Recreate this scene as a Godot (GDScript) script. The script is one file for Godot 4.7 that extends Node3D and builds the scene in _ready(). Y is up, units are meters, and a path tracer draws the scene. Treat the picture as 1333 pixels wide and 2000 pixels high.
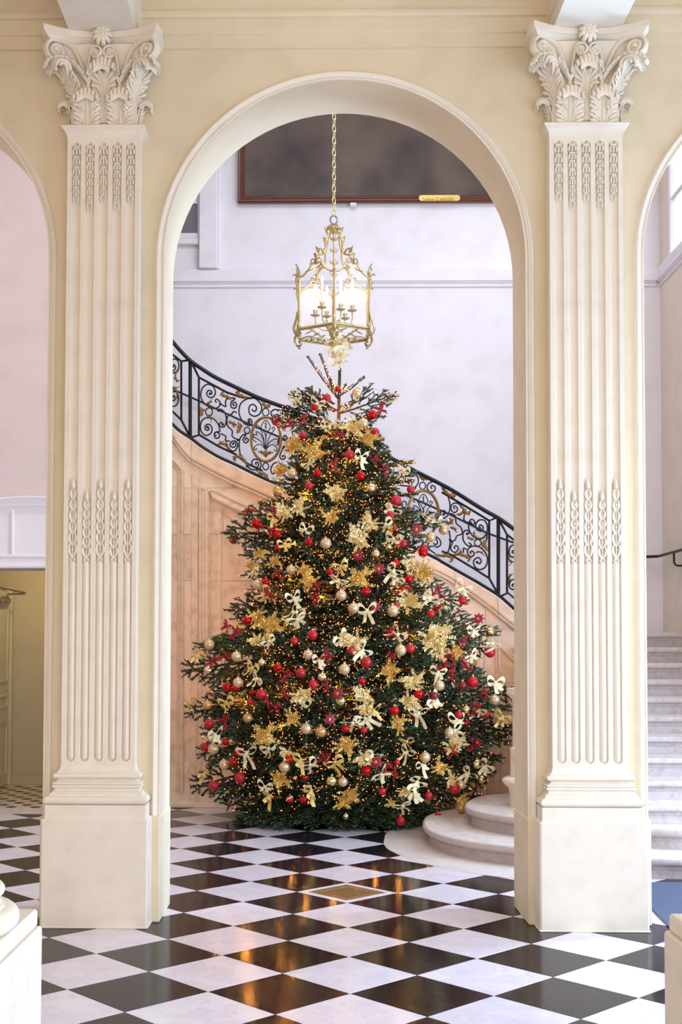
extends Node3D

# ------------------------------------------------------------------ shapes
# A bag of triangles; normals are worked out at the end, smooth where faces meet at less than the crease angle.
class Bag:
	var v := PackedVector3Array()

	func tri(a: Vector3, b: Vector3, c: Vector3) -> void:
		v.append(a)
		v.append(b)
		v.append(c)

	func quad(a: Vector3, b: Vector3, c: Vector3, d: Vector3) -> void:
		tri(a, b, c)
		tri(a, c, d)

	# rows of points; outward is (along the row) x (to the next row) unless flipped
	func grid(rows: Array, around := false, flip := false) -> void:
		for i in rows.size() - 1:
			var p: PackedVector3Array = rows[i]
			var q: PackedVector3Array = rows[i + 1]
			var n := p.size()
			for j in (n if around else n - 1):
				var k := (j + 1) % n
				if flip:
					quad(p[j], q[j], q[k], p[k])
				else:
					quad(p[j], p[k], q[k], q[j])

	func fan(ring: PackedVector3Array, flip := false) -> void:
		var m := Vector3.ZERO
		for p in ring:
			m += p / ring.size()
		for j in ring.size():
			var k := (j + 1) % ring.size()
			if flip:
				tri(m, ring[k], ring[j])
			else:
				tri(m, ring[j], ring[k])

	# box with chamfered edges
	func box(c: Vector3, size: Vector3, bevel := 0.0, turn := Basis()) -> void:
		var h := size / 2.0
		var b := minf(bevel, minf(h.x, minf(h.y, h.z)) * 0.9)
		var f := func(x: float, y: float, z: float) -> Vector3: return c + turn * Vector3(x, y, z)
		for ax in 3:
			for s in [-1.0, 1.0]:
				var pts := []
				for q in [[-1, -1], [1, -1], [1, 1], [-1, 1]]:
					var p := Vector3.ZERO
					p[ax] = s * h[ax]
					p[(ax + 1) % 3] = q[0] * (h[(ax + 1) % 3] - b)
					p[(ax + 2) % 3] = q[1] * (h[(ax + 2) % 3] - b)
					pts.append(c + turn * p)
				if s > 0:
					quad(pts[0], pts[1], pts[2], pts[3])
				else:
					quad(pts[0], pts[3], pts[2], pts[1])
		if b <= 0.0:
			return
		for ax in 3:
			var u := (ax + 1) % 3
			var w := (ax + 2) % 3
			for su in [-1.0, 1.0]:
				for sw in [-1.0, 1.0]:
					var pts := []
					for e in [[-1.0, 0], [1.0, 0], [1.0, 1], [-1.0, 1]]:
						var p := Vector3.ZERO
						p[ax] = e[0] * (h[ax] - b)
						p[u] = su * (h[u] - (b if e[1] == 1 else 0.0))
						p[w] = sw * (h[w] - (0.0 if e[1] == 1 else b))
						pts.append(c + turn * p)
					if su * sw > 0:
						quad(pts[0], pts[3], pts[2], pts[1])
					else:
						quad(pts[0], pts[1], pts[2], pts[3])
		for sx in [-1.0, 1.0]:
			for sy in [-1.0, 1.0]:
				for sz in [-1.0, 1.0]:
					var p0: Vector3 = f.call(sx * h.x, sy * (h.y - b), sz * (h.z - b))
					var p1: Vector3 = f.call(sx * (h.x - b), sy * h.y, sz * (h.z - b))
					var p2: Vector3 = f.call(sx * (h.x - b), sy * (h.y - b), sz * h.z)
					if sx * sy * sz > 0:
						tri(p0, p1, p2)
					else:
						tri(p0, p2, p1)

	func span(a: Vector3, b: Vector3, bevel := 0.0) -> void:
		box((a + b) / 2.0, (b - a).abs(), bevel)

	# round bar along a path; radius per point or one for all
	func tube(path: PackedVector3Array, radius, sides := 6, caps := true, loop := false) -> void:
		var rows := []
		var n := path.size()
		var up := Vector3.UP
		var t0 := (path[1] - path[0]).normalized()
		if absf(t0.dot(up)) > 0.9:
			up = Vector3.RIGHT
		for i in n:
			var a := path[(i - 1 + n) % n] if loop else path[maxi(i - 1, 0)]
			var b := path[(i + 1) % n] if loop else path[mini(i + 1, n - 1)]
			var t := (b - a).normalized()
			var s := t.cross(up).normalized()
			up = s.cross(t).normalized()
			var r: float = radius if radius is float else radius[i]
			var ring := PackedVector3Array()
			for k in sides:
				var g := TAU * k / sides
				ring.append(path[i] + (s * cos(g) + up * sin(g)) * r)
			rows.append(ring)
		if loop:
			rows.append(rows[0])
		grid(rows, true, true)
		if caps and not loop:
			fan(rows[0])
			fan(rows[n - 1], true)

	# flat bar along a path: half breadth along a fixed direction, half thickness across it
	func strap(path: PackedVector3Array, wide: Vector3, breadth, thick, sides := 8) -> void:
		var rows := []
		var n := path.size()
		for i in n:
			var t := (path[mini(i + 1, n - 1)] - path[maxi(i - 1, 0)]).normalized()
			var nn := t.cross(wide).normalized()
			var bw: float = breadth if breadth is float else breadth[i]
			var th: float = thick if thick is float else thick[i]
			var ring := PackedVector3Array()
			for k in sides:
				var g := TAU * k / sides
				ring.append(path[i] + wide * (cos(g) * bw) - nn * (sin(g) * th))
			rows.append(ring)
		grid(rows, true, true)
		fan(rows[0])
		fan(rows[n - 1], true)

	# turned shape: profile of (radius, height) from the bottom up
	func lathe(c: Vector3, profile: PackedVector2Array, sides := 24, turn := Basis()) -> void:
		var rows := []
		for p in profile:
			var ring := PackedVector3Array()
			for k in sides:
				var g := -TAU * k / sides
				ring.append(c + turn * Vector3(cos(g) * p.x, p.y, sin(g) * p.x))
			rows.append(ring)
		grid(rows, true)

	func ball(c: Vector3, r: float, sides := 16, squash := 1.0) -> void:
		var pr := PackedVector2Array()
		var m := sides / 2
		for i in m + 1:
			var g := -PI / 2 + PI * i / m
			pr.append(Vector2(cos(g) * r, sin(g) * r * squash))
		lathe(c, pr, sides)

	func ring(c: Vector3, r: float, thin: float, turn := Basis(), squash := 1.0, sides := 20) -> void:
		var p := PackedVector3Array()
		for k in sides:
			var g := TAU * k / sides
			p.append(c + turn * Vector3(cos(g) * r, sin(g) * r * squash, 0))
		tube(p, thin, 6, false, true)

	# flat outline (counter-clockwise as seen from +z) pulled from z0 to z1
	func slab(poly: PackedVector2Array, z0: float, z1: float, xf := Transform3D()) -> void:
		var q := poly
		if Geometry2D.is_polygon_clockwise(q):
			q = q.duplicate()
			q.reverse()
		var ix := Geometry2D.triangulate_polygon(q)
		for i in range(0, ix.size(), 3):
			var a := q[ix[i]]
			var b := q[ix[i + 1]]
			var c := q[ix[i + 2]]
			if (b - a).cross(c - a) < 0:
				var s := b
				b = c
				c = s
			tri(xf * Vector3(a.x, a.y, z1), xf * Vector3(b.x, b.y, z1), xf * Vector3(c.x, c.y, z1))
			tri(xf * Vector3(a.x, a.y, z0), xf * Vector3(c.x, c.y, z0), xf * Vector3(b.x, b.y, z0))
		for i in q.size():
			var a := q[i]
			var b := q[(i + 1) % q.size()]
			quad(xf * Vector3(a.x, a.y, z0), xf * Vector3(b.x, b.y, z0), xf * Vector3(b.x, b.y, z1), xf * Vector3(a.x, a.y, z1))

	func add(o: Bag, xf := Transform3D()) -> void:
		v.append_array(xf * o.v)

	func mesh(crease := 38.0) -> ArrayMesh:
		var n := v.size() / 3
		var fn := PackedVector3Array()
		fn.resize(n)
		var out := PackedVector3Array()
		out.resize(n * 3)
		var nor := PackedVector3Array()
		nor.resize(n * 3)
		for i in n:
			fn[i] = (v[3 * i + 1] - v[3 * i]).cross(v[3 * i + 2] - v[3 * i])
		if crease > 0.0:
			var at := {}
			var keys := []
			keys.resize(n * 3)
			for i in n * 3:
				var key := Vector3i((v[i] * 20000.0).round())
				keys[i] = key
				if at.has(key):
					at[key].append(i / 3)
				else:
					at[key] = [i / 3]
			var lim := cos(deg_to_rad(crease))
			var un := PackedVector3Array()
			un.resize(n)
			for i in n:
				un[i] = fn[i].normalized()
			for i in n * 3:
				var me := un[i / 3]
				var sum := Vector3.ZERO
				for k in at[keys[i]]:
					if me.dot(un[k]) > lim:
						sum += fn[k]
				sum = sum.normalized()
				nor[i] = sum if sum.length_squared() > 0.5 else me
		else:
			for i in n * 3:
				nor[i] = fn[i / 3].normalized()
		for i in n:
			out[3 * i] = v[3 * i]
			out[3 * i + 1] = v[3 * i + 2]
			out[3 * i + 2] = v[3 * i + 1]
			var s := nor[3 * i + 1]
			nor[3 * i + 1] = nor[3 * i + 2]
			nor[3 * i + 2] = s
		var arr := []
		arr.resize(Mesh.ARRAY_MAX)
		arr[Mesh.ARRAY_VERTEX] = out
		arr[Mesh.ARRAY_NORMAL] = nor
		var m := ArrayMesh.new()
		if n > 0:
			m.add_surface_from_arrays(Mesh.PRIMITIVE_TRIANGLES, arr)
		return m

# ------------------------------------------------------------------ nodes
var rng := RandomNumberGenerator.new()

func obj(called: String, bag, m: Material, parent: Node = self, crease := 38.0) -> MeshInstance3D:
	var o := MeshInstance3D.new()
	o.name = called
	o.mesh = bag.mesh(crease) if bag is Bag else bag
	o.material_override = m
	o.cast_shadow = GeometryInstance3D.SHADOW_CASTING_SETTING_ON
	parent.add_child(o, true)
	return o

func tag(o: Node, label: String, category: String, group := "") -> Node:
	o.set_meta("label", label)
	o.set_meta("category", category)
	if group:
		o.set_meta("group", group)
	return o

func thing(called: String, label: String, category: String, at := Vector3.ZERO, turn := 0.0, group := "") -> Node3D:
	var o := Node3D.new()
	o.name = called
	add_child(o, true)
	o.position = at
	o.rotation.y = turn
	tag(o, label, category, group)
	return o

func struct(called: String, bag, m: Material, label := "", crease := 38.0) -> MeshInstance3D:
	var o := obj(called, bag, m, self, crease)
	o.set_meta("kind", "structure")
	if label:
		o.set_meta("label", label)
	return o

func stuff(o: Node) -> Node:
	o.set_meta("kind", "stuff")
	return o

func arc(cx: float, cy: float, r: float, a0: float, a1: float, n: int, ry := -1.0) -> PackedVector2Array:
	var p := PackedVector2Array()
	for i in n + 1:
		var g := deg_to_rad(lerpf(a0, a1, float(i) / n))
		p.append(Vector2(cx + cos(g) * r, cy + sin(g) * (r if ry < 0 else ry)))
	return p

func smooth(pts: Array, per := 5, loop := false) -> PackedVector3Array:
	var out := PackedVector3Array()
	var n := pts.size()
	for i in (n if loop else n - 1):
		var a: Vector3 = pts[(i - 1 + n) % n] if loop else pts[maxi(i - 1, 0)]
		var b: Vector3 = pts[i]
		var c: Vector3 = pts[(i + 1) % n]
		var d: Vector3 = pts[(i + 2) % n] if loop else pts[mini(i + 2, n - 1)]
		for k in per:
			out.append(b.cubic_interpolate(c, a, d, float(k) / per))
	if not loop:
		out.append(pts[n - 1])
	return out

# ------------------------------------------------------------------ the photograph's camera
const EYE := Vector3(0, 1.6, 0)
const FOCAL := 2314.884
const CX := 571.708
const CY := 1182.684
const CAM_R := Vector3(0.9998173, 0.003146, -0.0188554)
const CAM_U := Vector3(-0.0024166, 0.9992526, 0.03858)
const CAM_B := Vector3(0.0189627, -0.0385274, 0.9990776)

func ray(x: float, y: float) -> Vector3:
	return -CAM_B + CAM_R * ((x - CX) / FOCAL) - CAM_U * ((y - CY) / FOCAL)

func at_z(x: float, y: float, z: float) -> Vector3:
	var d := ray(x, y)
	return EYE + d * (z / d.z)

func pix(p: Vector3) -> Vector2:
	var d := p - EYE
	var k := -d.dot(CAM_B)
	return Vector2(CX + FOCAL * d.dot(CAM_R) / k, CY - FOCAL * d.dot(CAM_U) / k)

# ------------------------------------------------------------------ materials
var M := {}
var TX := {}

func noise_tex(key: String, freq: float, octaves: int, stops: Array, kind := FastNoiseLite.TYPE_SIMPLEX_SMOOTH, warp := 0.0, size := 512, fractal := FastNoiseLite.FRACTAL_FBM) -> NoiseTexture2D:
	if TX.has(key):
		return TX[key]
	var f := FastNoiseLite.new()
	f.seed = hash(key) % 1000
	f.noise_type = kind
	f.frequency = freq
	f.fractal_type = fractal
	f.fractal_octaves = octaves
	if warp > 0.0:
		f.domain_warp_enabled = true
		f.domain_warp_amplitude = warp
		f.domain_warp_frequency = freq
	var t := NoiseTexture2D.new()
	t.width = size
	t.height = size
	t.seamless = true
	t.noise = f
	if stops.size():
		var g := Gradient.new()
		var off := PackedFloat32Array()
		var col := PackedColorArray()
		for s in stops:
			off.append(s[0])
			col.append(s[1] if s[1] is Color else Color(s[1], s[1], s[1]))
		g.offsets = off
		g.colors = col
		t.color_ramp = g
	TX[key] = t
	return t

func mat(key: String, color: Color, rough := 0.8, metal := 0.0) -> StandardMaterial3D:
	var m := StandardMaterial3D.new()
	m.resource_name = key
	m.albedo_color = color
	m.roughness = rough
	m.metallic = metal
	M[key] = m
	return m

func grain(m: StandardMaterial3D, t: Texture2D, metres: float, bump: Texture2D = null, relief := 0.0) -> void:
	m.albedo_texture = t
	m.uv1_triplanar = true
	m.uv1_world_triplanar = true
	m.uv1_scale = Vector3.ONE / metres
	if bump:
		m.heightmap_enabled = true
		m.heightmap_texture = bump
		m.heightmap_scale = relief

func rgb(r: int, g: int, b: int) -> Color:
	return Color(r / 255.0, g / 255.0, b / 255.0)

func make_materials() -> void:
	var mottle := noise_tex("mottle", 0.008, 5, [[0.0, Color(0.955, 0.95, 0.94)], [0.5, Color(0.985, 0.983, 0.98)], [1.0, Color(1, 1, 1)]])
	var fine := noise_tex("fine", 0.09, 4, [])
	var stone := noise_tex("stone", 0.012, 6, [[0.0, Color(0.88, 0.84, 0.79)], [0.35, Color(0.95, 0.93, 0.91)], [0.6, Color(1, 0.985, 0.97)], [1.0, Color(0.96, 0.94, 0.92)]])
	var m := mat("plaster", rgb(228, 212, 181), 0.85)
	grain(m, mottle, 1.7, fine, 0.05)
	m = mat("plaster_carved", rgb(239, 228, 209), 0.85)
	grain(m, mottle, 0.9, fine, 0.03)
	m = mat("back_plaster", rgb(236, 232, 238), 0.85)
	grain(m, mottle, 2.3)
	m = mat("side_plaster", rgb(230, 218, 204), 0.85)
	grain(m, mottle, 2.3)
	m = mat("left_plaster", rgb(219, 202, 197), 0.85)
	grain(m, mottle, 2.3)
	m = mat("white_paint", rgb(236, 231, 233), 0.6)
	m = mat("corridor_plaster", rgb(206, 198, 178), 0.85)
	grain(m, mottle, 1.5)
	m = mat("door_paint", rgb(216, 210, 188), 0.55)
	for k in 3:
		m = mat("limestone_%d" % k, [rgb(235, 217, 196), rgb(231, 211, 189), rgb(238, 222, 204)][k], 0.8)
		grain(m, stone, 1.1, fine, 0.2)
		m.uv1_offset = Vector3(k * 0.37, k * 0.21, k * 0.11)
	var white := noise_tex("white_marble", 0.006, 6, [[0.0, Color(0.92, 0.92, 0.94)], [0.42, Color(0.975, 0.972, 0.978)], [0.5, Color(0.93, 0.93, 0.945)], [0.55, Color(0.98, 0.977, 0.98)], [1.0, Color(1, 0.995, 0.995)]], FastNoiseLite.TYPE_SIMPLEX_SMOOTH, 60.0)
	var black := noise_tex("black_marble", 0.012, 6, [[0.0, Color(0.55, 0.5, 0.5)], [0.45, Color(0.8, 0.75, 0.75)], [0.52, Color(1.7, 1.55, 1.5)], [0.57, Color(0.8, 0.78, 0.78)], [1.0, Color(0.6, 0.6, 0.62)]], FastNoiseLite.TYPE_SIMPLEX_SMOOTH, 50.0)
	for k in 4:
		m = mat("white_tile_%d" % k, [rgb(240, 231, 235), rgb(237, 226, 230), rgb(243, 235, 237), rgb(234, 227, 232)][k], 0.22)
		grain(m, white, 0.9)
		m.uv1_offset = Vector3(k * 0.31, 0, k * 0.17)
		m.heightmap_enabled = true
		m.heightmap_texture = fine
		m.heightmap_scale = 0.012
		m = mat("black_tile_%d" % k, [rgb(40, 36, 42), rgb(46, 41, 46), rgb(36, 34, 41), rgb(50, 44, 48)][k], 0.12)
		m.metallic_specular = 0.26
		grain(m, black, 0.7)
		m.uv1_offset = Vector3(k * 0.23, 0, k * 0.41)
		m.heightmap_enabled = true
		m.heightmap_texture = fine
		m.heightmap_scale = 0.012
	m = mat("apron_stone", rgb(236, 222, 210), 0.3)
	grain(m, white, 1.3)
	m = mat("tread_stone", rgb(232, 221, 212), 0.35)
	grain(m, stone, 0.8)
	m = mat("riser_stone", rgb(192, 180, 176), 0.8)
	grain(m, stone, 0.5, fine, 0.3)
	mat("joint", rgb(70, 64, 62), 0.9)
	mat("iron", rgb(28, 32, 40), 0.45, 0.3)
	mat("gilt", rgb(146, 110, 62), 0.42, 0.7)
	mat("brass", rgb(192, 174, 126), 0.28, 0.8)
	mat("steel", rgb(150, 150, 150), 0.3, 0.9)
	mat("wood_frame", rgb(96, 48, 30), 0.25)
	m = mat("painting", rgb(104, 92, 86), 0.55)
	grain(m, noise_tex("painting", 0.004, 5, [[0.0, Color(0.55, 0.5, 0.5)], [0.5, Color(0.85, 0.8, 0.76)], [1.0, Color(1.05, 0.95, 0.86)]]), 2.6)
	mat("plaque", rgb(236, 190, 96), 0.35, 0.4)
	mat("ink", rgb(80, 58, 30), 0.7)
	mat("grey_pane", rgb(112, 110, 116), 0.3)
	m = mat("carpet", rgb(92, 100, 120), 0.95)
	grain(m, noise_tex("carpet", 0.3, 2, [[0.0, 0.7], [1.0, 1.0]]), 0.25, fine, 0.3)
	m = mat("bark", rgb(92, 66, 44), 0.9)
	m = mat("needles", Color.WHITE, 0.55)
	m.vertex_color_use_as_albedo = true
	m.backlight_enabled = true
	m.backlight = Color(0.12, 0.12, 0.12)
	m = mat("red_matte", rgb(176, 8, 24), 0.36)
	m = mat("red_dark", rgb(120, 10, 28), 0.3)
	m = mat("red_gloss", rgb(190, 6, 12), 0.12, 0.55)
	m.heightmap_enabled = false
	m = mat("pearl", rgb(216, 186, 142), 0.3, 0.5)
	m = mat("copper_gold", rgb(206, 160, 96), 0.3, 0.6)
	m = mat("mirror_gold", rgb(236, 214, 160), 0.06, 1.0)
	m = mat("cap", rgb(220, 196, 140), 0.25, 1.0)
	m = mat("satin", rgb(242, 226, 176), 0.4)
	m.rim_enabled = true
	m.rim = 0.6
	m.backlight_enabled = true
	m.backlight = Color(0.3, 0.3, 0.3)
	m = mat("satin_gold", rgb(232, 196, 112), 0.4, 0.2)
	m.backlight_enabled = true
	m.backlight = Color(0.25, 0.25, 0.25)
	mat("leaf_gold", rgb(242, 204, 112), 0.25, 0.65)
	mat("leaf_pale", rgb(250, 226, 160), 0.25, 0.6)
	mat("berry", rgb(166, 6, 26), 0.22)
	mat("crimson", rgb(146, 6, 30), 0.45)
	mat("twig", rgb(96, 60, 36), 0.8)
	mat("wire", rgb(22, 34, 22), 0.6)
	m = mat("lamp_led", rgb(255, 220, 150), 0.3)
	m.emission_enabled = true
	m.emission = Color(1.0, 0.52, 0.28)
	m.emission_energy_multiplier = 20.0
	m = mat("candle_wax", rgb(250, 244, 230), 0.5)
	m = mat("lamp_flame", rgb(255, 250, 235), 0.3)
	m.emission_enabled = true
	m.emission = Color(1.0, 0.88, 0.66)
	m.emission_energy_multiplier = 12.0
	m = mat("lantern_glass", Color(1, 1, 1, 0.04), 0.02)
	m.metallic_specular = 0.2
	m.transparency = BaseMaterial3D.TRANSPARENCY_ALPHA
	m = mat("window_glass", Color(1, 1, 1, 0.03), 0.02)
	m.transparency = BaseMaterial3D.TRANSPARENCY_ALPHA

# ------------------------------------------------------------------ the room
const WALL := -7.08      # front face of the arcade
const REAR := -7.53
const FRONT := -6.97     # face of the pilaster shafts
const STAIR := -12.15    # face of the stair's stone wall
const BACK := -14.2
const RIGHT := 4.15
const SPRING := 3.98
const RAD := 1.09
const ARCHES := [-2.71, 0.172, 3.06]
const PIERS := [-1.274, 1.606]

func make_view() -> void:
	var cam := Camera3D.new()
	cam.name = "camera"
	cam.transform = Transform3D(Basis(CAM_R, CAM_U, CAM_B), EYE)
	var near := 0.05
	cam.set_frustum(2000.0 / FOCAL * near, Vector2((666.5 - CX) / FOCAL * near, (CY - 1000.0) / FOCAL * near), near, 60.0)
	add_child(cam)
	cam.current = true
	var e := Environment.new()
	e.background_mode = Environment.BG_SKY
	var sky := Sky.new()
	var sm := ProceduralSkyMaterial.new()
	sm.sky_top_color = rgb(206, 222, 246)
	sm.sky_horizon_color = rgb(244, 246, 252)
	sm.ground_horizon_color = rgb(232, 230, 226)
	sm.ground_bottom_color = rgb(190, 184, 176)
	sm.sky_energy_multiplier = 3.4
	sm.ground_energy_multiplier = 1.8
	sky.sky_material = sm
	e.sky = sky
	e.tonemap_mode = Environment.TONE_MAPPER_LINEAR
	e.tonemap_exposure = EXPOSURE
	e.sdfgi_enabled = true
	e.ssao_enabled = true
	e.ssil_enabled = true
	var we := WorldEnvironment.new()
	we.name = "sky"
	we.environment = e
	add_child(we)
	# daylight that enters by each window of the place
	for d in DAYLIGHT:
		var l := AreaLight3D.new()
		l.name = "window_daylight"
		l.area_size = Vector2(d[2], d[3])
		l.light_energy = d[4]
		l.light_color = d[5]
		l.area_range = 40.0
		l.area_attenuation = 2.0
		l.shadow_enabled = true
		add_child(l, true)
		l.position = d[0]
		l.look_at_from_position(d[0], d[0] + d[1], Vector3.UP if absf(d[1].y) < 0.5 else Vector3.FORWARD)

# windows: [x or z plane ...]; right side of the front hall, behind the camera, the stair hall's high ones
const EXPOSURE := 0.24
const COOL := Color(0.70, 0.83, 1.0)
const SOFT := Color(1.0, 0.95, 0.90)
var DAYLIGHT := [
	[Vector3(RIGHT - 0.02, 2.1, -5.9), Vector3(-1, 0, 0), 1.5, 3.2, 44.0, COOL],
	[Vector3(RIGHT - 0.02, 2.1, -3.6), Vector3(-1, 0, 0), 1.5, 3.2, 42.0, COOL],
	[Vector3(RIGHT - 0.02, 2.1, -1.3), Vector3(-1, 0, 0), 1.5, 3.2, 40.0, COOL],
	[Vector3(-2.4, 1.9, 2.98), Vector3(0, 0, -1), 1.8, 2.8, 46.0, SOFT],
	[Vector3(0.3, 1.9, 2.98), Vector3(0, 0, -1), 1.8, 2.8, 46.0, SOFT],
	[Vector3(2.8, 1.9, 2.98), Vector3(0, 0, -1), 1.8, 2.8, 46.0, SOFT],
	[Vector3(RIGHT - 0.02, 7.3, -12.6), Vector3(-1, 0, 0), 1.5, 2.2, 14.0, Color(0.84, 0.90, 1.0)],
	[Vector3(RIGHT - 0.02, 6.8, -9.6), Vector3(-1, 0, 0), 2.0, 3.4, 26.0, Color(0.84, 0.90, 1.0)],
	[Vector3(0.3, 9.58, -9.4), Vector3(0, -1, 0), 3.6, 2.4, 74.0, Color(0.88, 0.92, 1.0)],
	[Vector3(-4.98, 5.2, -8.3), Vector3(1, 0, 0), 1.4, 3.4, 4.0, Color(1.0, 0.95, 0.90)],
	[Vector3(RIGHT - 0.02, 1.8, -7.98), Vector3(-1, 0, 0), 0.72, 3.4, 110.0, COOL],
]

func wall_with_holes(m: Bag, axis: int, plane: float, thick: float, a0: float, a1: float, y0: float, y1: float, holes: Array) -> void:
	# a wall across the given axis (0: faces x, 2: faces z), cut by rectangular holes [a0, a1, y0, y1] sorted along it
	var put := func(p0: float, p1: float, q0: float, q1: float) -> void:
		if p1 - p0 < 0.001 or q1 - q0 < 0.001:
			return
		if axis == 0:
			m.span(Vector3(plane, q0, p0), Vector3(plane + thick, q1, p1))
		else:
			m.span(Vector3(p0, q0, plane), Vector3(p1, q1, plane + thick))
	var from := a0
	for h in holes:
		put.call(from, h[0], y0, y1)
		put.call(h[0], h[1], y0, h[2])
		put.call(h[0], h[1], h[3], y1)
		from = h[1]
	put.call(from, a1, y0, y1)

func window_unit(number: int, centre: Vector3, across: Vector3, w: float, h: float, cols: int, rows: int, label: String, flat := Basis()) -> void:
	var win := Node3D.new()
	win.name = "window_%d" % number
	win.set_meta("kind", "structure")
	win.set_meta("label", label)
	add_child(win)
	win.position = centre
	win.basis = Basis(across, Vector3.UP, across.cross(Vector3.UP)) if flat == Basis() else flat
	var f := Bag.new()
	for s in [-1, 1]:
		f.box(Vector3(s * (w / 2 - 0.035), 0, 0), Vector3(0.07, h, 0.08), 0.008)
		f.box(Vector3(0, s * (h / 2 - 0.035), 0), Vector3(w - 0.14, 0.07, 0.08), 0.008)
	for i in range(1, cols):
		f.box(Vector3(-w / 2 + w * i / cols, 0, 0), Vector3(0.04, h - 0.14, 0.05), 0.006)
	for i in range(1, rows):
		f.box(Vector3(0, -h / 2 + h * i / rows, 0), Vector3(w - 0.14, 0.03, 0.045), 0.006)
	obj("window_frame", f, M.white_paint, win)
	for i in cols:
		for j in rows:
			var g := Bag.new()
			g.box(Vector3(-w / 2 + w * (i + 0.5) / cols, -h / 2 + h * (j + 0.5) / rows, 0), Vector3(w / cols - 0.05, h / rows - 0.05, 0.006))
			obj("pane", g, M.window_glass, win)

func make_shell() -> void:
	var m: Bag
	# arcade wall with three arches
	var poly := PackedVector2Array([Vector2(-5.0, 0)])
	for cx in ARCHES:
		poly.append(Vector2(cx - RAD, 0))
		poly.append_array(arc(cx, SPRING, RAD, 180, 0, 40))
		poly.append(Vector2(cx + RAD, 0))
	poly.append(Vector2(RIGHT, 0) if ARCHES[2] + RAD < RIGHT else Vector2(RIGHT + 0.01, 0))
	poly.append(Vector2(RIGHT, 9.6))
	poly.append(Vector2(-5.0, 9.6))
	m = Bag.new()
	m.slab(poly, REAR, WALL)
	var wall := struct("wall_arcade", m, M.plaster, "cream plaster arcade wall pierced by three round arches", 25.0)
	for k in 3:
		m = Bag.new()
		var prof := [[0.0, -0.002], [0.0, 0.010], [0.009, 0.010], [0.011, 0.005], [0.015, 0.005], [0.017, 0.012], [0.027, 0.017], [0.037, 0.024], [0.044, 0.023], [0.049, 0.016], [0.052, 0.006], [0.056, 0.003], [0.058, -0.002]]
		var path := [[Vector2(ARCHES[k] - RAD, 0.62), Vector2(-1, 0)]]
		for i in 49:
			var g := PI - PI * i / 48.0
			path.append([Vector2(ARCHES[k], SPRING) + Vector2(cos(g), sin(g)) * RAD, Vector2(cos(g), sin(g))])
		path.append([Vector2(ARCHES[k] + RAD, 0.62), Vector2(1, 0)])
		var rows := []
		for p in path:
			var r := PackedVector3Array()
			for q in prof:
				var w: Vector2 = p[0] + p[1] * q[0]
				r.append(Vector3(w.x, w.y, WALL + q[1]))
			rows.append(r)
		m.grid(rows, false, true)
		obj("archivolt", m, M.plaster_carved, wall, 24.0)
	for k in 2:   # the piers' own low plinths
		m = Bag.new()
		m.span(Vector3(ARCHES[k] + RAD - 0.006, 0, REAR - 0.006), Vector3(ARCHES[k + 1] - RAD + 0.006, 0.622, WALL + 0.05), 0.008)
		obj("pier_plinth", m, M.plaster, wall)
	# entablature bands over the arches
	m = Bag.new()
	var ep := [[5.26, 0.0], [5.262, 0.02], [5.34, 0.022], [5.345, 0.035], [5.36, 0.04], [5.43, 0.042], [5.434, 0.06], [5.45, 0.07], [5.47, 0.07], [5.475, 0.055], [5.75, 0.055], [5.78, 0.09], [5.85, 0.12], [5.9, 0.2], [6.02, 0.24], [6.06, 0.24]]
	var er := []
	for q in ep:
		er.append(PackedVector3Array([Vector3(-5.0, q[0], WALL + q[1]), Vector3(RIGHT, q[0], WALL + q[1])]))
	m.grid(er)
	struct("trim_1", m, M.plaster, "moulded plaster band running along the wall above the arches", 20.0)
	# beams that rest on the capitals and run towards the camera
	for k in 2:
		m = Bag.new()
		var bp := PackedVector2Array([Vector2(-0.2, 5.292), Vector2(0.2, 5.292), Vector2(0.2, 5.40), Vector2(0.212, 5.405), Vector2(0.212, 5.56), Vector2(0.235, 5.58), Vector2(0.24, 5.74), Vector2(0.3, 5.82), Vector2(0.3, 6.05), Vector2(-0.3, 6.05), Vector2(-0.3, 5.82), Vector2(-0.24, 5.74), Vector2(-0.235, 5.58), Vector2(-0.212, 5.56), Vector2(-0.212, 5.405), Vector2(-0.2, 5.40)])
		m.slab(bp, WALL + 0.03, 3.0, Transform3D(Basis(), Vector3(PIERS[k], 0, 0)))
		struct("trim_%d" % (k + 2), m, M.plaster_carved, ["cream ceiling beam resting on the capital next to the doorway arch", "cream ceiling beam resting on the capital next to the stair arch"][k], 20.0)
	# shell
	m = Bag.new()
	wall_with_holes(m, 0, RIGHT, 0.08, BACK - 0.3, 3.3, 0.0, 9.9, [[-13.88, -11.8, 6.2, 8.4], [-10.6, -8.6, 5.1, 8.5], [-8.35, -7.61, 0.1, 3.5], [-6.65, -5.15, 0.5, 3.7], [-4.35, -2.85, 0.5, 3.7], [-2.05, -0.55, 0.5, 3.7]])
	struct("wall_right", m, M.side_plaster, "pale plaster side wall with tall windows beside the stairs")
	m = Bag.new()
	wall_with_holes(m, 2, 3.0, 0.3, -5.3, RIGHT, 0.0, 6.2, [[-3.3, -1.5, 0.5, 3.3], [-0.6, 1.2, 0.5, 3.3], [1.9, 3.7, 0.5, 3.3]])
	struct("wall_front", m, M.plaster, "plaster wall of the front hall behind the camera")
	m = Bag.new()
	wall_with_holes(m, 0, -5.3, 0.3, BACK - 0.3, 3.0, 0.0, 9.9, [[-9.05, -7.55, 3.5, 6.9]])
	struct("wall_left", m, M.left_plaster, "plaster side wall of the halls on the doorway side")
	m = Bag.new()
	m.span(Vector3(-5.0, 0, BACK - 0.3), Vector3(RIGHT, 9.9, BACK))
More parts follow.
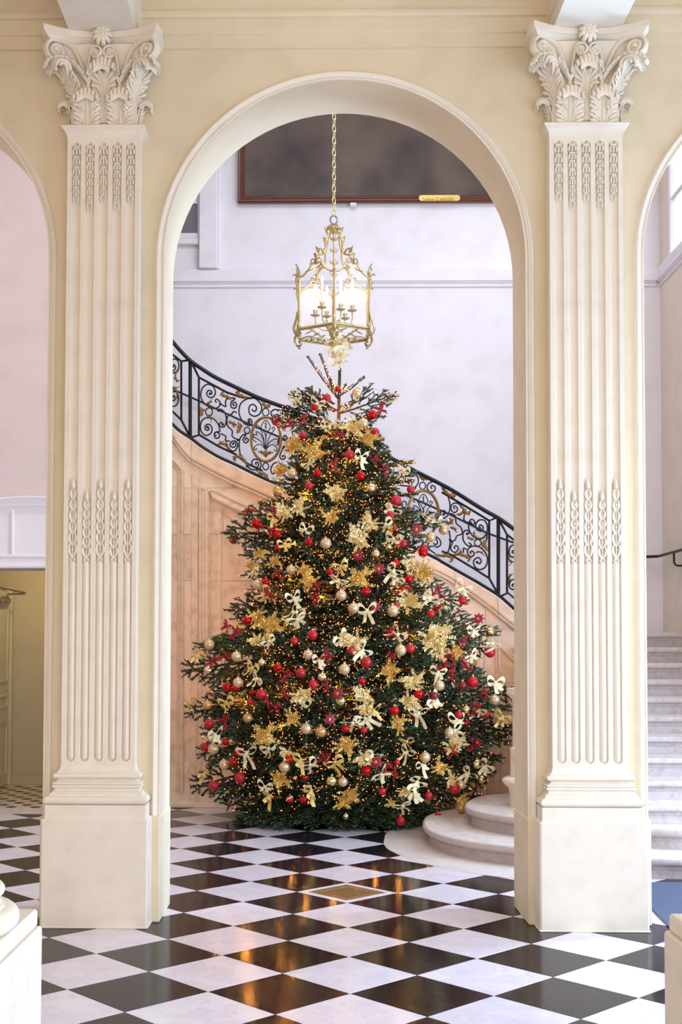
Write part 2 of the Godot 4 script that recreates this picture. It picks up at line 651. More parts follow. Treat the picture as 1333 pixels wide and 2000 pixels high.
	var back := struct("wall_back", m, M.back_plaster, "tall pale plaster wall behind the staircase")
	# ledge with double moulding, pier and grey window of the back wall
	m = Bag.new()
	var lp := [[6.0, 0.0], [6.004, 0.02], [6.02, 0.024], [6.03, 0.012], [6.045, 0.012], [6.05, 0.03], [6.065, 0.034], [6.07, 0.05], [6.205, 0.05], [6.215, 0.045], [6.22, 0.0]]
	var lr := []
	for q in lp:
		lr.append(PackedVector3Array([Vector3(-5.0, q[0], BACK + q[1]), Vector3(RIGHT - 0.05, q[0], BACK + q[1])]))
	m.grid(lr)
	obj("ledge", m, M.back_plaster, back, 20.0)
	m = Bag.new()
	m.span(Vector3(-1.415, 6.22, BACK), Vector3(-1.19, 9.6, BACK + 0.09), 0.01)
	m.span(Vector3(-1.19, 6.22, BACK), Vector3(-1.155, 9.6, BACK + 0.045), 0.008)
	obj("pier", m, M.back_plaster, back)
	m = Bag.new()
	m.span(Vector3(-2.4, 6.52, BACK), Vector3(-1.415, 6.6, BACK + 0.06), 0.01)
	m.span(Vector3(-2.4, 6.6, BACK), Vector3(-1.415, 6.668, BACK + 0.035), 0.008)
	m.span(Vector3(-1.44, 6.668, BACK), Vector3(-1.415, 7.05, BACK + 0.03), 0.006)
	m.span(Vector3(-2.4, 7.03, BACK), Vector3(-1.44, 7.1, BACK + 0.03), 0.006)
	obj("window_frame", m, M.back_plaster, back)
	m = Bag.new()
	m.span(Vector3(-2.4, 6.668, BACK), Vector3(-1.44, 7.03, BACK + 0.012))
	obj("pane", m, M.grey_pane, back)
	# the ledge carries on along the side wall
	m = Bag.new()
	lr = []
	for q in lp:
		lr.append(PackedVector3Array([Vector3(RIGHT - q[1], q[0], BACK), Vector3(RIGHT - q[1], q[0], REAR)]))
	m.grid(lr)
	struct("trim_4", m, M.back_plaster, "double moulded ledge along the side wall under the high window", 20.0)
	# wall with the doorway, seen through the arch beside it
	m = Bag.new()
	wall_with_holes(m, 2, -12.0, 0.35, -5.0, -1.85, 0.0, 9.6, [[-3.62, -1.98, 0.0, 2.41]])
	var dw := struct("wall_doorway", m, M.left_plaster, "pinkish plaster wall around the corridor doorway")
	make_overdoor(dw)
	m = Bag.new()
	m.span(Vector3(-5.0, 2.75, BACK), Vector3(-1.7, 2.95, -12.0))
	m.span(Vector3(-1.85, 0, BACK), Vector3(-1.7, 2.95, -12.0))
	m.span(Vector3(-4.9, 0, BACK), Vector3(-4.75, 2.75, -12.0))
	m.span(Vector3(-4.75, 0, BACK), Vector3(-1.85, 2.75, BACK + 0.03))
	struct("wall_corridor", m, M.corridor_plaster, "yellowish plaster walls of the corridor beyond the doorway")
	m = Bag.new()
	m.span(Vector3(-4.75, 0, BACK + 0.03), Vector3(-1.85, 0.1, BACK + 0.05), 0.006)
	struct("baseboard_corridor", m, M.corridor_plaster, "low painted baseboard at the end of the corridor")
	# ceilings
	m = Bag.new()
	m.span(Vector3(-5.0, 6.05, WALL), Vector3(RIGHT, 6.35, 3.3))
	m.span(Vector3(-5.0, 9.6, BACK), Vector3(RIGHT, 9.9, -10.6))
	m.span(Vector3(-5.0, 9.6, -8.2), Vector3(RIGHT, 9.9, WALL))
	m.span(Vector3(-5.0, 9.6, -10.6), Vector3(-1.5, 9.9, -8.2))
	m.span(Vector3(2.1, 9.6, -10.6), Vector3(RIGHT, 9.9, -8.2))
	struct("ceiling", m, M.plaster, "plain plaster ceilings of the halls")
	# windows
	window_unit(1, Vector3(RIGHT + 0.045, 7.3, -12.84), Vector3(0, 0, 1), 2.08, 2.2, 2, 3, "bright high window in the side wall above the stairs")
	window_unit(2, Vector3(RIGHT + 0.045, 6.8, -9.6), Vector3(0, 0, 1), 2.0, 3.4, 2, 4, "tall high window in the side wall over the stair foot")
	window_unit(9, Vector3(RIGHT + 0.045, 1.8, -7.98), Vector3(0, 0, 1), 0.74, 3.4, 1, 4, "narrow glazed opening in the side wall by the stair foot")
	window_unit(11, Vector3(0.3, 9.75, -9.4), Vector3(1, 0, 0), 3.6, 2.4, 4, 3, "glazed roof light over the stair hall", Basis(Vector3.RIGHT, Vector3.FORWARD, Vector3.UP))
	window_unit(10, Vector3(-5.15, 5.2, -8.3), Vector3(0, 0, 1), 1.5, 3.4, 2, 4, "tall window in the side wall of the doorway hall")
	for k in 3:
		window_unit(3 + k, Vector3(RIGHT + 0.045, 2.1, [-5.9, -3.6, -1.3][k]), Vector3(0, 0, 1), 1.5, 3.2, 2, 4, "tall window in the side wall of the front hall")
	for k in 3:
		window_unit(6 + k, Vector3([-2.4, 0.3, 2.8][k], 1.9, 3.15), Vector3(1, 0, 0), 1.8, 2.8, 2, 4, "tall window behind the camera in the front hall")

func make_overdoor(dw: Node) -> void:
	var z := -11.65
	var m := Bag.new()
	# segmental hood: arc band made of three mouldings over a panelled board
	var c := Vector2(-2.8, 0.62)
	for s in [[2.50, 0.075, 0.10], [2.425, 0.05, 0.07], [2.375, 0.05, 0.045]]:
		var rows := []
		for i in 25:
			var g := deg_to_rad(lerpf(114, 66, i / 24.0))
			var d := Vector2(cos(g), sin(g))
			var r := PackedVector3Array()
			for q in [[s[0] - s[1], 0.0], [s[0] - s[1], s[2] * 0.7], [s[0] - s[1] * 0.5, s[2] * 0.85], [s[0] - s[1] * 0.2, s[2]], [s[0], s[2]], [s[0], 0.0]]:
				var p: Vector2 = c + d * q[0]
				r.append(Vector3(p.x, p.y, z + q[1]))
			rows.append(r)
		m.grid(rows, false, true)
	obj("hood_moulding", m, M.white_paint, dw, 20.0)
	m = Bag.new()
	var poly := PackedVector2Array([Vector2(-3.74, 2.41), Vector2(-1.86, 2.41)])
	poly.append_array(arc(c.x, c.y, 2.33, 66, 114, 20))
	m.slab(poly, z - 0.02, z + 0.03)
	obj("overdoor_board", m, M.white_paint, dw, 20.0)
	m = Bag.new()
	for x in [-2.99, -2.6]:
		m.box(Vector3(x, 2.77, z + 0.035), Vector3(0.035, 0.46, 0.03), 0.008)
	m.box(Vector3(-2.8, 2.53, z + 0.035), Vector3(1.9, 0.035, 0.025), 0.008)
	m.box(Vector3(-2.8, 2.43, z + 0.04), Vector3(1.9, 0.04, 0.04), 0.008)
	obj("panel_moulding", m, M.white_paint, dw)
	m = Bag.new()
	for x in [-3.68, -1.92]:
		m.span(Vector3(x - 0.06, 0, z), Vector3(x + 0.06, 2.41, z + 0.04), 0.01)
	obj("door_casing", m, M.white_paint, dw)

# ------------------------------------------------------------------ pilasters
func ring_moulding(m: Bag, cx: float, half: float, zface: float, prof: PackedVector2Array) -> void:
	# a moulding round the three free sides of a pilaster: profile of (outward, height)
	var sides := [[], [], []]
	for q in prof:
		var x0 := cx - half - q.x
		var x1 := cx + half + q.x
		var z := zface + q.x
		sides[0].append(PackedVector3Array([Vector3(x0, q.y, WALL - 0.05), Vector3(x0, q.y, z)]))
		sides[1].append(PackedVector3Array([Vector3(x0, q.y, z), Vector3(x1, q.y, z)]))
		sides[2].append(PackedVector3Array([Vector3(x1, q.y, z), Vector3(x1, q.y, WALL - 0.05)]))
	for s in sides:
		m.grid(s)
	var last := prof[prof.size() - 1]
	var a := Vector3(cx - half - last.x, last.y, zface + last.x)
	var b := Vector3(cx + half + last.x, last.y, zface + last.x)
	m.quad(a, b, Vector3(b.x, b.y, WALL - 0.05), Vector3(a.x, a.y, WALL - 0.05))

const FLUTES := [-0.163, -0.0815, 0.0, 0.0815, 0.163]
const FLUTE_R := 0.0275

func make_pilaster(cx: float, label: String, lab_cap: String) -> void:
	var p := Node3D.new()
	p.name = "pilaster"
	p.set_meta("kind", "structure")
	tag(p, label, "pilaster", "fluted pilasters of the arcade")
	add_child(p, true)
	var m := Bag.new()
	m.span(Vector3(cx - 0.3125, 0, WALL), Vector3(cx + 0.3125, 0.625, -6.87), 0.01)
	m.span(Vector3(cx - 0.317, 0, WALL), Vector3(cx + 0.317, 0.01, -6.865), 0.003)
	obj("plinth", m, M.plaster_carved, p)
	m = Bag.new()
	var h := 0.217
	var prof := PackedVector2Array([Vector2(0.076, 0.62), Vector2(0.076, 0.703)])
	prof.append_array(arc(0.058, 0.729, 0.024, -90, 90, 10))
	prof.append_array(PackedVector2Array([Vector2(0.055, 0.757), Vector2(0.055, 0.766), Vector2(0.047, 0.768), Vector2(0.047, 0.776)]))
	prof.append_array(arc(0.047, 0.794, 0.018, -90, -180, 6))
	prof.append_array(PackedVector2Array([Vector2(0.032, 0.797)]))
	prof.append_array(arc(0.034, 0.806, 0.009, -90, 90, 6))
	prof.append_array(arc(0.033, 0.823, 0.007, -90, 90, 5))
	prof.append_array(PackedVector2Array([Vector2(0.022, 0.832), Vector2(0.022, 0.836)]))
	prof.append_array(arc(0.022, 0.848, 0.010, -90, -180, 4))
	prof.append_array(PackedVector2Array([Vector2(0.014, 0.851), Vector2(0.022, 0.852)]))
	prof.append_array(arc(0.022, 0.867, 0.0155, -90, 90, 8))
	prof.append_array(PackedVector2Array([Vector2(0.018, 0.884), Vector2(0.018, 0.892), Vector2(0.010, 0.896), Vector2(0.004, 0.908), Vector2(0.0, 0.926)]))
	ring_moulding(m, cx, h, FRONT, prof)
	obj("base_moulding", m, M.plaster_carved, p, 30.0)
	# fluted shaft: one sheet whose rows follow the round ends of the flutes
	m = Bag.new()
	var ys := [0.92, 0.945]
	for i in 9:
		ys.append(0.948 + FLUTE_R * (1.0 - cos(PI / 2 * i / 8.0)))
	for i in 9:
		ys.append(4.645 - FLUTE_R * (1.0 - sin(PI / 2 * i / 8.0)))
	ys.append_array([4.65, 4.675])
	var rows := []
	for y in ys:
		var r := PackedVector3Array([Vector3(cx - h, y, FRONT)])
		var w := 0.0
		if y >= 0.948 and y <= 4.645:
			var e := minf(y - 0.948, 4.645 - y)
			w = FLUTE_R * sqrt(maxf(0.0, 1.0 - pow(maxf(0.0, 1.0 - e / FLUTE_R), 2)))
		for fx in FLUTES:
			for k in 9:
				var t := -1.0 + k / 4.0
				r.append(Vector3(cx + fx + t * w, y, FRONT - 0.9 * w * sqrt(maxf(0.0, 1.0 - t * t))))
		r.append(Vector3(cx + h, y, FRONT))
		rows.append(r)
	m.grid(rows)
	m.quad(Vector3(cx - h, 0.92, WALL - 0.02), Vector3(cx - h, 0.92, FRONT), Vector3(cx - h, 4.675, FRONT), Vector3(cx - h, 4.675, WALL - 0.02))
	m.quad(Vector3(cx + h, 0.92, FRONT), Vector3(cx + h, 0.92, WALL - 0.02), Vector3(cx + h, 4.675, WALL - 0.02), Vector3(cx + h, 4.675, FRONT))
	obj("fluted_shaft", m, M.plaster_carved, p, 30.0)
	for i in 5:
		# rounded rods that fill the lower third of the flutes, a leafy husk over each, and a garland hanging at the top
		m = Bag.new()
		var rod := PackedVector3Array()
		var rr := PackedFloat32Array()
		for k in 7:
			var g := PI / 2 * k / 6.0
			rod.append(Vector3(cx + FLUTES[i], 0.9525 + 0.0225 * (1.0 - cos(g)), FRONT - 0.021))
			rr.append(maxf(0.0008, 0.0225 * sin(g)))
		rod.append(Vector3(cx + FLUTES[i], 2.12, FRONT - 0.021))
		rr.append(0.0225)
		m.tube(rod, rr, 12)
		obj("cabling", m, M.plaster_carved, p)
		m = Bag.new()
		var tall := i % 2 == 0
		husk_stalk(m, Vector3(cx + FLUTES[i], 2.125, FRONT - 0.008), 0.5 if tall else 0.42, i)
		obj("leaf_husk", m, M.plaster_carved, p)
		m = Bag.new()
		garland(m, Vector3(cx + FLUTES[i], 4.628, FRONT - 0.008), 5 if tall else 7, 0.33 if tall else 0.375, i)
		obj("bead_garland", m, M.plaster_carved, p)
	m = Bag.new()
	prof = PackedVector2Array([Vector2(0.0, 4.66), Vector2(0.001, 4.675), Vector2(0.006, 4.695), Vector2(0.016, 4.712), Vector2(0.026, 4.718), Vector2(0.026, 4.724)])
	prof.append_array(arc(0.026, 4.733, 0.009, -90, 90, 6))
	prof.append_array(PackedVector2Array([Vector2(0.012, 4.744), Vector2(-0.02, 4.745)]))
	ring_moulding(m, cx, h, FRONT, prof)
	obj("neck_moulding", m, M.plaster_carved, p, 30.0)
	make_capital(p, cx, lab_cap)

func husk_stalk(m: Bag, o: Vector3, tall: float, seed_n: int) -> void:
	# upright stalk with crossing leaves, a knot at its foot and a pointed bud on top
	var n := 6
	m.tube(PackedVector3Array([o, o + Vector3(0, tall * 0.92, 0)]), 0.0045, 6)
	m.ring(o + Vector3(0, 0.01, 0.004), 0.013, 0.005)
	for k in n:
		var y := tall * (0.12 + 0.8 * k / n)
		var l := tall * 0.16 * (1.0 - 0.06 * k)
		for s in [-1.0, 1.0]:
			var w := 0.021 * (1.0 - 0.07 * k)
			var a := o + Vector3(0, y - l * 0.45, 0.0)
			var pts := smooth([a, o + Vector3(s * w * 0.8, y - l * 0.05, 0.006), o + Vector3(s * w, y + l * 0.35, 0.009), o + Vector3(s * w * 0.45, y + l * 0.72, 0.006)], 3)
			var br := PackedFloat32Array()
			for q in pts.size():
				br.append(0.0025 + 0.0055 * sin(PI * (q + 0.5) / pts.size()))
			m.strap(pts, Vector3(0.9 * s, -0.35, 0.2).normalized(), br, 0.003, 6)
		if k % 2 == seed_n % 2:
			m.ball(o + Vector3(0, y + l * 0.2, 0.006), 0.0075, 8)
	m.lathe(o + Vector3(0, tall * 0.86, 0), PackedVector2Array([Vector2(0.0, 0), Vector2(0.012, 0.01), Vector2(0.014, 0.025), Vector2(0.008, 0.05), Vector2(0.0, 0.075)]), 8)

func garland(m: Bag, o: Vector3, n: int, length: float, seed_n: int) -> void:
	m.tube(PackedVector3Array([o, o - Vector3(0, length * 0.95, 0)]), 0.004, 6)
	m.ring(o + Vector3(0, 0.004, 0.0), 0.016, 0.006)
	for k in n:
		var y := -length * (k + 0.6) / (n + 0.4)
		var s := 1.0 - 0.06 * k
		var l := length / (n + 0.6)
		# three-lobed husk hanging from a small cross bead
		for a in [-1.0, 0.0, 1.0]:
			var pts := smooth([o + Vector3(0, y + l * 0.42, 0.003), o + Vector3(a * 0.014 * s, y + l * 0.22, 0.010), o + Vector3(a * 0.020 * s, y - l * 0.08, 0.010), o + Vector3(a * 0.017 * s, y - l * 0.3, 0.004)], 3)
			m.strap(pts, Vector3(1, 0, 0), 0.0055 * s, 0.0045, 6)
		m.box(o + Vector3(0, y + l * 0.44, 0.006), Vector3(0.04 * s, 0.008, 0.012), 0.003)
	for s in [-1.0, 1.0]:
		m.tube(smooth([o + Vector3(0, -length * 0.9, 0.004), o + Vector3(s * 0.014, -length * 0.97, 0.006), o + Vector3(s * 0.008, -length * 1.06, 0.004)], 3), 0.004, 6)

# ------------------------------------------------------------------ capitals
func acanthus(o: Vector3, side: Vector3, out: Vector3, w: float, h: float, curl: float, bow := 0.0) -> Bag:
	# one leaf: a backing that rises from o and rolls over at the tip, a midrib, three groups of rounded fingers on each side and a shell-like tip
	var m := Bag.new()
	var ends := 0.70
	var spine := func(t: float) -> Array:
		if t < ends:
			var s := t / ends
			return [o + Vector3.UP * (h - curl) * s + out * (bow * s * s), (out - Vector3.UP * (2.0 * bow * s / h)).normalized()]
		var a := (t - ends) / (1.0 - ends) * PI * 1.15
		return [o + Vector3.UP * (h - curl + curl * sin(a)) + out * (bow + curl * (1.0 - cos(a))), out * cos(a) - Vector3.UP * sin(a)]
	var rows := []
	var n := 20
	for i in n + 1:
		var t := float(i) / n
		var q: Array = spine.call(t)
		var hw := w * 0.80 * (1.0 if t < ends else 1.0 - 0.35 * (t - ends) / (1.0 - ends))
		var ring := PackedVector3Array()
		for k in 9:
			var u := -1.0 + k / 4.0
			ring.append(q[0] + side * u * hw + q[1] * (0.12 * w * (1.0 - u * u)) - Vector3.UP * (u * u * w * 0.45 * smoothstep(0.4, 0.75, t)))
		for k in 9:
			var u := 1.0 - k / 4.0
			ring.append(q[0] + side * u * hw - q[1] * (0.12 * w) - Vector3.UP * (u * u * w * 0.45 * smoothstep(0.4, 0.75, t)))
		rows.append(ring)
	m.grid(rows, true, side.cross(Vector3.UP).dot(out) < 0.0)
	m.fan(rows[n])
	# midrib and the two stems beside it
	for e in [0.0, -0.2, 0.2]:
		var p := PackedVector3Array()
		var r := PackedFloat32Array()
		for i in 15:
			var t := (0.98 if e == 0.0 else 0.72) * i / 14.0
			var q: Array = spine.call(t)
			p.append(q[0] + side * (e * w * (1.0 + 0.5 * t)) + q[1] * 0.12 * w)
			r.append(w * (0.085 if e == 0.0 else 0.055) * (1.0 - 0.45 * t))
		m.tube(p, r, 6)
	# fingers
	for s in [-1.0, 1.0]:
		for gk in 3:
			var t0: float = [0.02, 0.24, 0.46][gk]
			for f in 4:
				var q: Array = spine.call(t0 + 0.045 * f)
				var ang: float = [1.35, 0.98, 0.62, 0.26][f]
				var l: float = w * [0.62, 0.78, 0.80, 0.66][f]
				var dir: Vector3 = (side * (s * sin(ang)) + Vector3.UP * cos(ang)).normalized()
				dir = (dir - q[1] * dir.dot(q[1])).normalized()
				var b: Vector3 = q[0] + side * (s * w * 0.26) + q[1] * (0.10 * w)
				var pts := smooth([b, b + dir * l * 0.5 + q[1] * 0.13 * w, b + dir * l + q[1] * (0.10 - 0.02 * f) * w], 3)
				m.strap(pts, dir.cross(q[1]).normalized(), PackedFloat32Array([0.035 * w, 0.06 * w, 0.085 * w, 0.105 * w, 0.115 * w, 0.10 * w, 0.05 * w]), 0.06 * w, 6)
	# shell of the rolled tip
	for f in 7:
		var u := -1.0 + f / 3.0
		var p := PackedVector3Array()
		for i in 8:
			var t := lerpf(ends - 0.12, 1.0 - 0.05 * absf(u), i / 7.0)
			var q: Array = spine.call(t)
			var spread := lerpf(0.25, 0.86, sin(i / 7.0 * PI * 0.5))
			p.append(q[0] + side * u * w * spread + q[1] * 0.10 * w - Vector3.UP * (u * u * w * 0.45 * smoothstep(0.4, 0.75, t)))
		m.tube(p, PackedFloat32Array([0.05 * w, 0.08 * w, 0.10 * w, 0.12 * w, 0.13 * w, 0.13 * w, 0.12 * w, 0.07 * w]), 6)
		p = PackedVector3Array()
		for i in 8:
			var t := lerpf(ends - 0.02, 1.0 - 0.04 * absf(u), i / 7.0)
			var q: Array = spine.call(t)
			p.append(q[0] + side * u * w * 0.74 - q[1] * 0.13 * w - Vector3.UP * (u * u * w * 0.45 * smoothstep(0.4, 0.75, t)))
		m.tube(p, PackedFloat32Array([0.03 * w, 0.09 * w, 0.125 * w, 0.14 * w, 0.145 * w, 0.14 * w, 0.125 * w, 0.07 * w]), 6)
	return m

func volute(o: Vector3, along: Vector3, reach: float, rise: float, r: float, wide: Vector3, breadth: float) -> Bag:
	# stalk that springs from o, arches outwards and ends in a rolled scroll
	var m := Bag.new()
	var c := o + along * reach + Vector3.UP * rise
	var pts := [o, o + along * reach * 0.14 + Vector3.UP * rise * 0.45, o + along * reach * 0.45 + Vector3.UP * (rise + r * 0.45)]
	for i in 22:
		var a := deg_to_rad(100.0 - i * 42.0)
		var q := r * pow(0.915, i)
		pts.append(c + along * cos(a) * q + Vector3.UP * sin(a) * q)
	var path := smooth(pts, 3)
	var br := PackedFloat32Array()
	var th := PackedFloat32Array()
	for i in path.size():
		var t := float(i) / path.size()
		br.append(breadth * (0.55 + 0.45 * minf(t * 3.0, 1.0)) * (1.0 - 0.15 * t))
		th.append(r * (0.17 + 0.09 * minf(t * 4.0, 1.0)) * (1.0 - 0.5 * t))
	m.strap(path, wide, br, th, 8)
	var core := PackedVector2Array([Vector2(0, -breadth * 1.1), Vector2(r * 0.16, -breadth), Vector2(r * 0.2, 0), Vector2(r * 0.16, breadth), Vector2(0, breadth * 1.1)])
	m.lathe(c, core, 12, Basis(along, wide, along.cross(wide)))
	return m

func make_capital(p: Node3D, cx: float, _label: String) -> void:
	var y := 4.742
	var z := FRONT - 0.005
	var bell := Bag.new()
	var rows := []
	for q in [[0.0, 0.0], [0.18, -0.006], [0.3, 0.0], [0.4, 0.02], [0.46, 0.05], [0.475, 0.06]]:
		var e: float = q[1]
		rows.append(PackedVector3Array([Vector3(cx - 0.2 - e, y + q[0], WALL - 0.02), Vector3(cx - 0.2 - e, y + q[0], z + e), Vector3(cx + 0.2 + e, y + q[0], z + e), Vector3(cx + 0.2 + e, y + q[0], WALL - 0.02)]))
	bell.grid(rows)
	var cap := obj("capital", bell, M.plaster_carved, p, 25.0)
	var fwd := Vector3(0, 0, 1)
	# lower leaves, then the taller ones behind them, corner leaves leaning out
	for s in [-1.0, 1.0]:
		obj("acanthus_leaf", acanthus(Vector3(cx + s * 0.1, y, z + 0.006), Vector3.RIGHT, fwd, 0.092, 0.195, 0.022, 0.02), M.plaster_carved, cap, 50.0)
		obj("acanthus_leaf", acanthus(Vector3(cx + s * 0.2, y, z - 0.055), Vector3(0, 0, -s), Vector3(s, 0, 0), 0.055, 0.17, 0.028, 0.02), M.plaster_carved, cap, 50.0)
		var d := Vector3(s, 0, 0.8).normalized()
		obj("acanthus_leaf", acanthus(Vector3(cx + s * 0.165, y + 0.08, z - 0.015), Vector3(0.8, 0, -s).normalized() * s, d, 0.085, 0.30, 0.038, 0.085), M.plaster_carved, cap, 50.0)
	obj("acanthus_leaf", acanthus(Vector3(cx, y + 0.02, z - 0.002), Vector3.RIGHT, fwd, 0.088, 0.355, 0.034, 0.03), M.plaster_carved, cap, 50.0)
	# stalks, scrolls at the horns, smaller pair meeting under the flower
	for s in [-1.0, 1.0]:
		var st := Bag.new()
		st.lathe(Vector3(cx + s * 0.095, y + 0.2, z + 0.012), PackedVector2Array([Vector2(0.012, 0), Vector2(0.016, 0.03), Vector2(0.012, 0.055), Vector2(0.02, 0.07), Vector2(0.024, 0.085), Vector2(0.0, 0.1)]), 10)
		obj("stalk", st, M.plaster_carved, cap)
		var d := Vector3(s, 0, 0.42).normalized()
		obj("volute", volute(Vector3(cx + s * 0.1, y + 0.27, z + 0.01), d, 0.192, 0.15, 0.072, d.cross(Vector3.UP).normalized(), 0.034), M.plaster_carved, cap, 50.0)
		d = Vector3(-s, 0, 0.25).normalized()
		obj("volute", volute(Vector3(cx + s * 0.094, y + 0.29, z + 0.055), d, 0.056, 0.125, 0.042, d.cross(Vector3.UP).normalized(), 0.022), M.plaster_carved, cap, 50.0)
		# leaf tongues that carry the scrolls from below
		d = Vector3(s, 0, 0.42).normalized()
		for k in [[0.1, 0.265, 0.235, 0.115, d, 0.036], [0.088, 0.27, 0.07, 0.085, Vector3(-s, 0, 0.3).normalized(), 0.026]]:
			var o := Vector3(cx + s * k[0], y + k[1], z + 0.022)
			var pts := smooth([o, o + k[4] * k[2] * 0.25 + Vector3.UP * k[3] * 0.62, o + k[4] * k[2] * 0.62 + Vector3.UP * k[3] * 1.0, o + k[4] * k[2] * 0.95 + Vector3.UP * k[3] * 0.82, o + k[4] * k[2] * 1.08 + Vector3.UP * k[3] * 0.42], 5)
			var br := PackedFloat32Array()
			for i in pts.size():
				br.append(k[5] * (0.4 + 0.6 * sin(PI * minf(0.5, i / 14.0))) * (0.82 + 0.18 * absf(sin(i * 1.15))))
			var tg := Bag.new()
			tg.strap(pts, k[4].cross(Vector3.UP).normalized(), br, 0.012, 8)
			var across: Vector3 = k[4].cross(Vector3.UP).normalized()
			for i in range(3, pts.size() - 1, 2):
				for e in [-1.0, -0.35, 0.35, 1.0]:
					tg.ball(pts[i] + across * (e * br[i] * 0.85) + Vector3(0, -0.004, 0.004), 0.0105, 6)
			obj("leaf_tongue", tg, M.plaster_carved, cap, 50.0)
	# abacus with hollowed sides and cut horns
	var ab := Bag.new()
	rows = []
	for q in [[0.474, -0.04], [0.484, -0.028], [0.496, -0.014], [0.503, -0.004], [0.507, -0.004], [0.511, 0.008], [0.534, 0.012], [0.548, 0.012]]:
		var r := PackedVector3Array()
		var e: float = q[1]
		r.append(Vector3(cx - 0.33 - e, y + q[0], WALL - 0.02))
		r.append(Vector3(cx - 0.345 - e, y + q[0], z + 0.085))
		for i in 17:
			var x := lerpf(-0.325, 0.325, i / 16.0)
			r.append(Vector3(cx + x * (1.0 + e * 2.0), y + q[0], z + 0.055 + 0.10 * pow(absf(x) / 0.325, 2.2) + e))
		r.append(Vector3(cx + 0.345 + e, y + q[0], z + 0.085))
		r.append(Vector3(cx + 0.33 + e, y + q[0], WALL - 0.02))
		rows.append(r)
	ab.grid(rows)
	var lid := PackedVector2Array()
	for q in rows[0]:
		lid.append(Vector2(q.x, -q.z))
	for q in [[rows[0], true], [rows[7], false]]:
		var flat := PackedVector2Array()
		for w in q[0]:
			flat.append(Vector2(w.x, -w.z))
		var ix := Geometry2D.triangulate_polygon(flat)
		for i in range(0, ix.size(), 3):
			var a: Vector3 = q[0][ix[i]]
			var b: Vector3 = q[0][ix[i + 1]]
			var c: Vector3 = q[0][ix[i + 2]]
			if ((b - a).cross(c - a).y > 0) == q[1]:
				ab.tri(a, c, b)
			else:
				ab.tri(a, b, c)
	obj("abacus", ab, M.plaster_carved, cap, 30.0)
	# flower on the abacus
	var fl := Bag.new()
	var fc := Vector3(cx, y + 0.515, z + 0.085)
	fl.ball(fc, 0.032, 12, 1.0)
	for k in 9:
		var a := TAU * k / 9.0
		var d := Vector3(cos(a), sin(a), 0)
		var pts := smooth([fc + Vector3(0, 0, 0.005), fc + d * 0.024 + Vector3(0, 0, 0.022), fc + d * 0.046 + Vector3(0, 0, 0.014), fc + d * 0.054 - Vector3(0, 0, 0.01)], 3)
		fl.strap(pts, Vector3(-sin(a), cos(a), 0), 0.014, 0.008, 8)
	fl.ring(fc + Vector3(0, 0, 0.03), 0.012, 0.006)
	obj("rosette", fl, M.plaster_carved, cap, 50.0)

# ------------------------------------------------------------------ floor
const TILE_O := Vector2(0.5097, -5.9433)
const TILE_D := 0.6678
const TILE_TURN := 0.0203

func tile_at(i: float, j: float) -> Vector3:
	var c := cos(TILE_TURN)
	var s := sin(TILE_TURN)
	var lx := i * TILE_D / 2.0
	var lz := -j * TILE_D / 2.0
	return Vector3(TILE_O.x + c * lx - s * lz, 0, TILE_O.y + s * lx + c * lz)

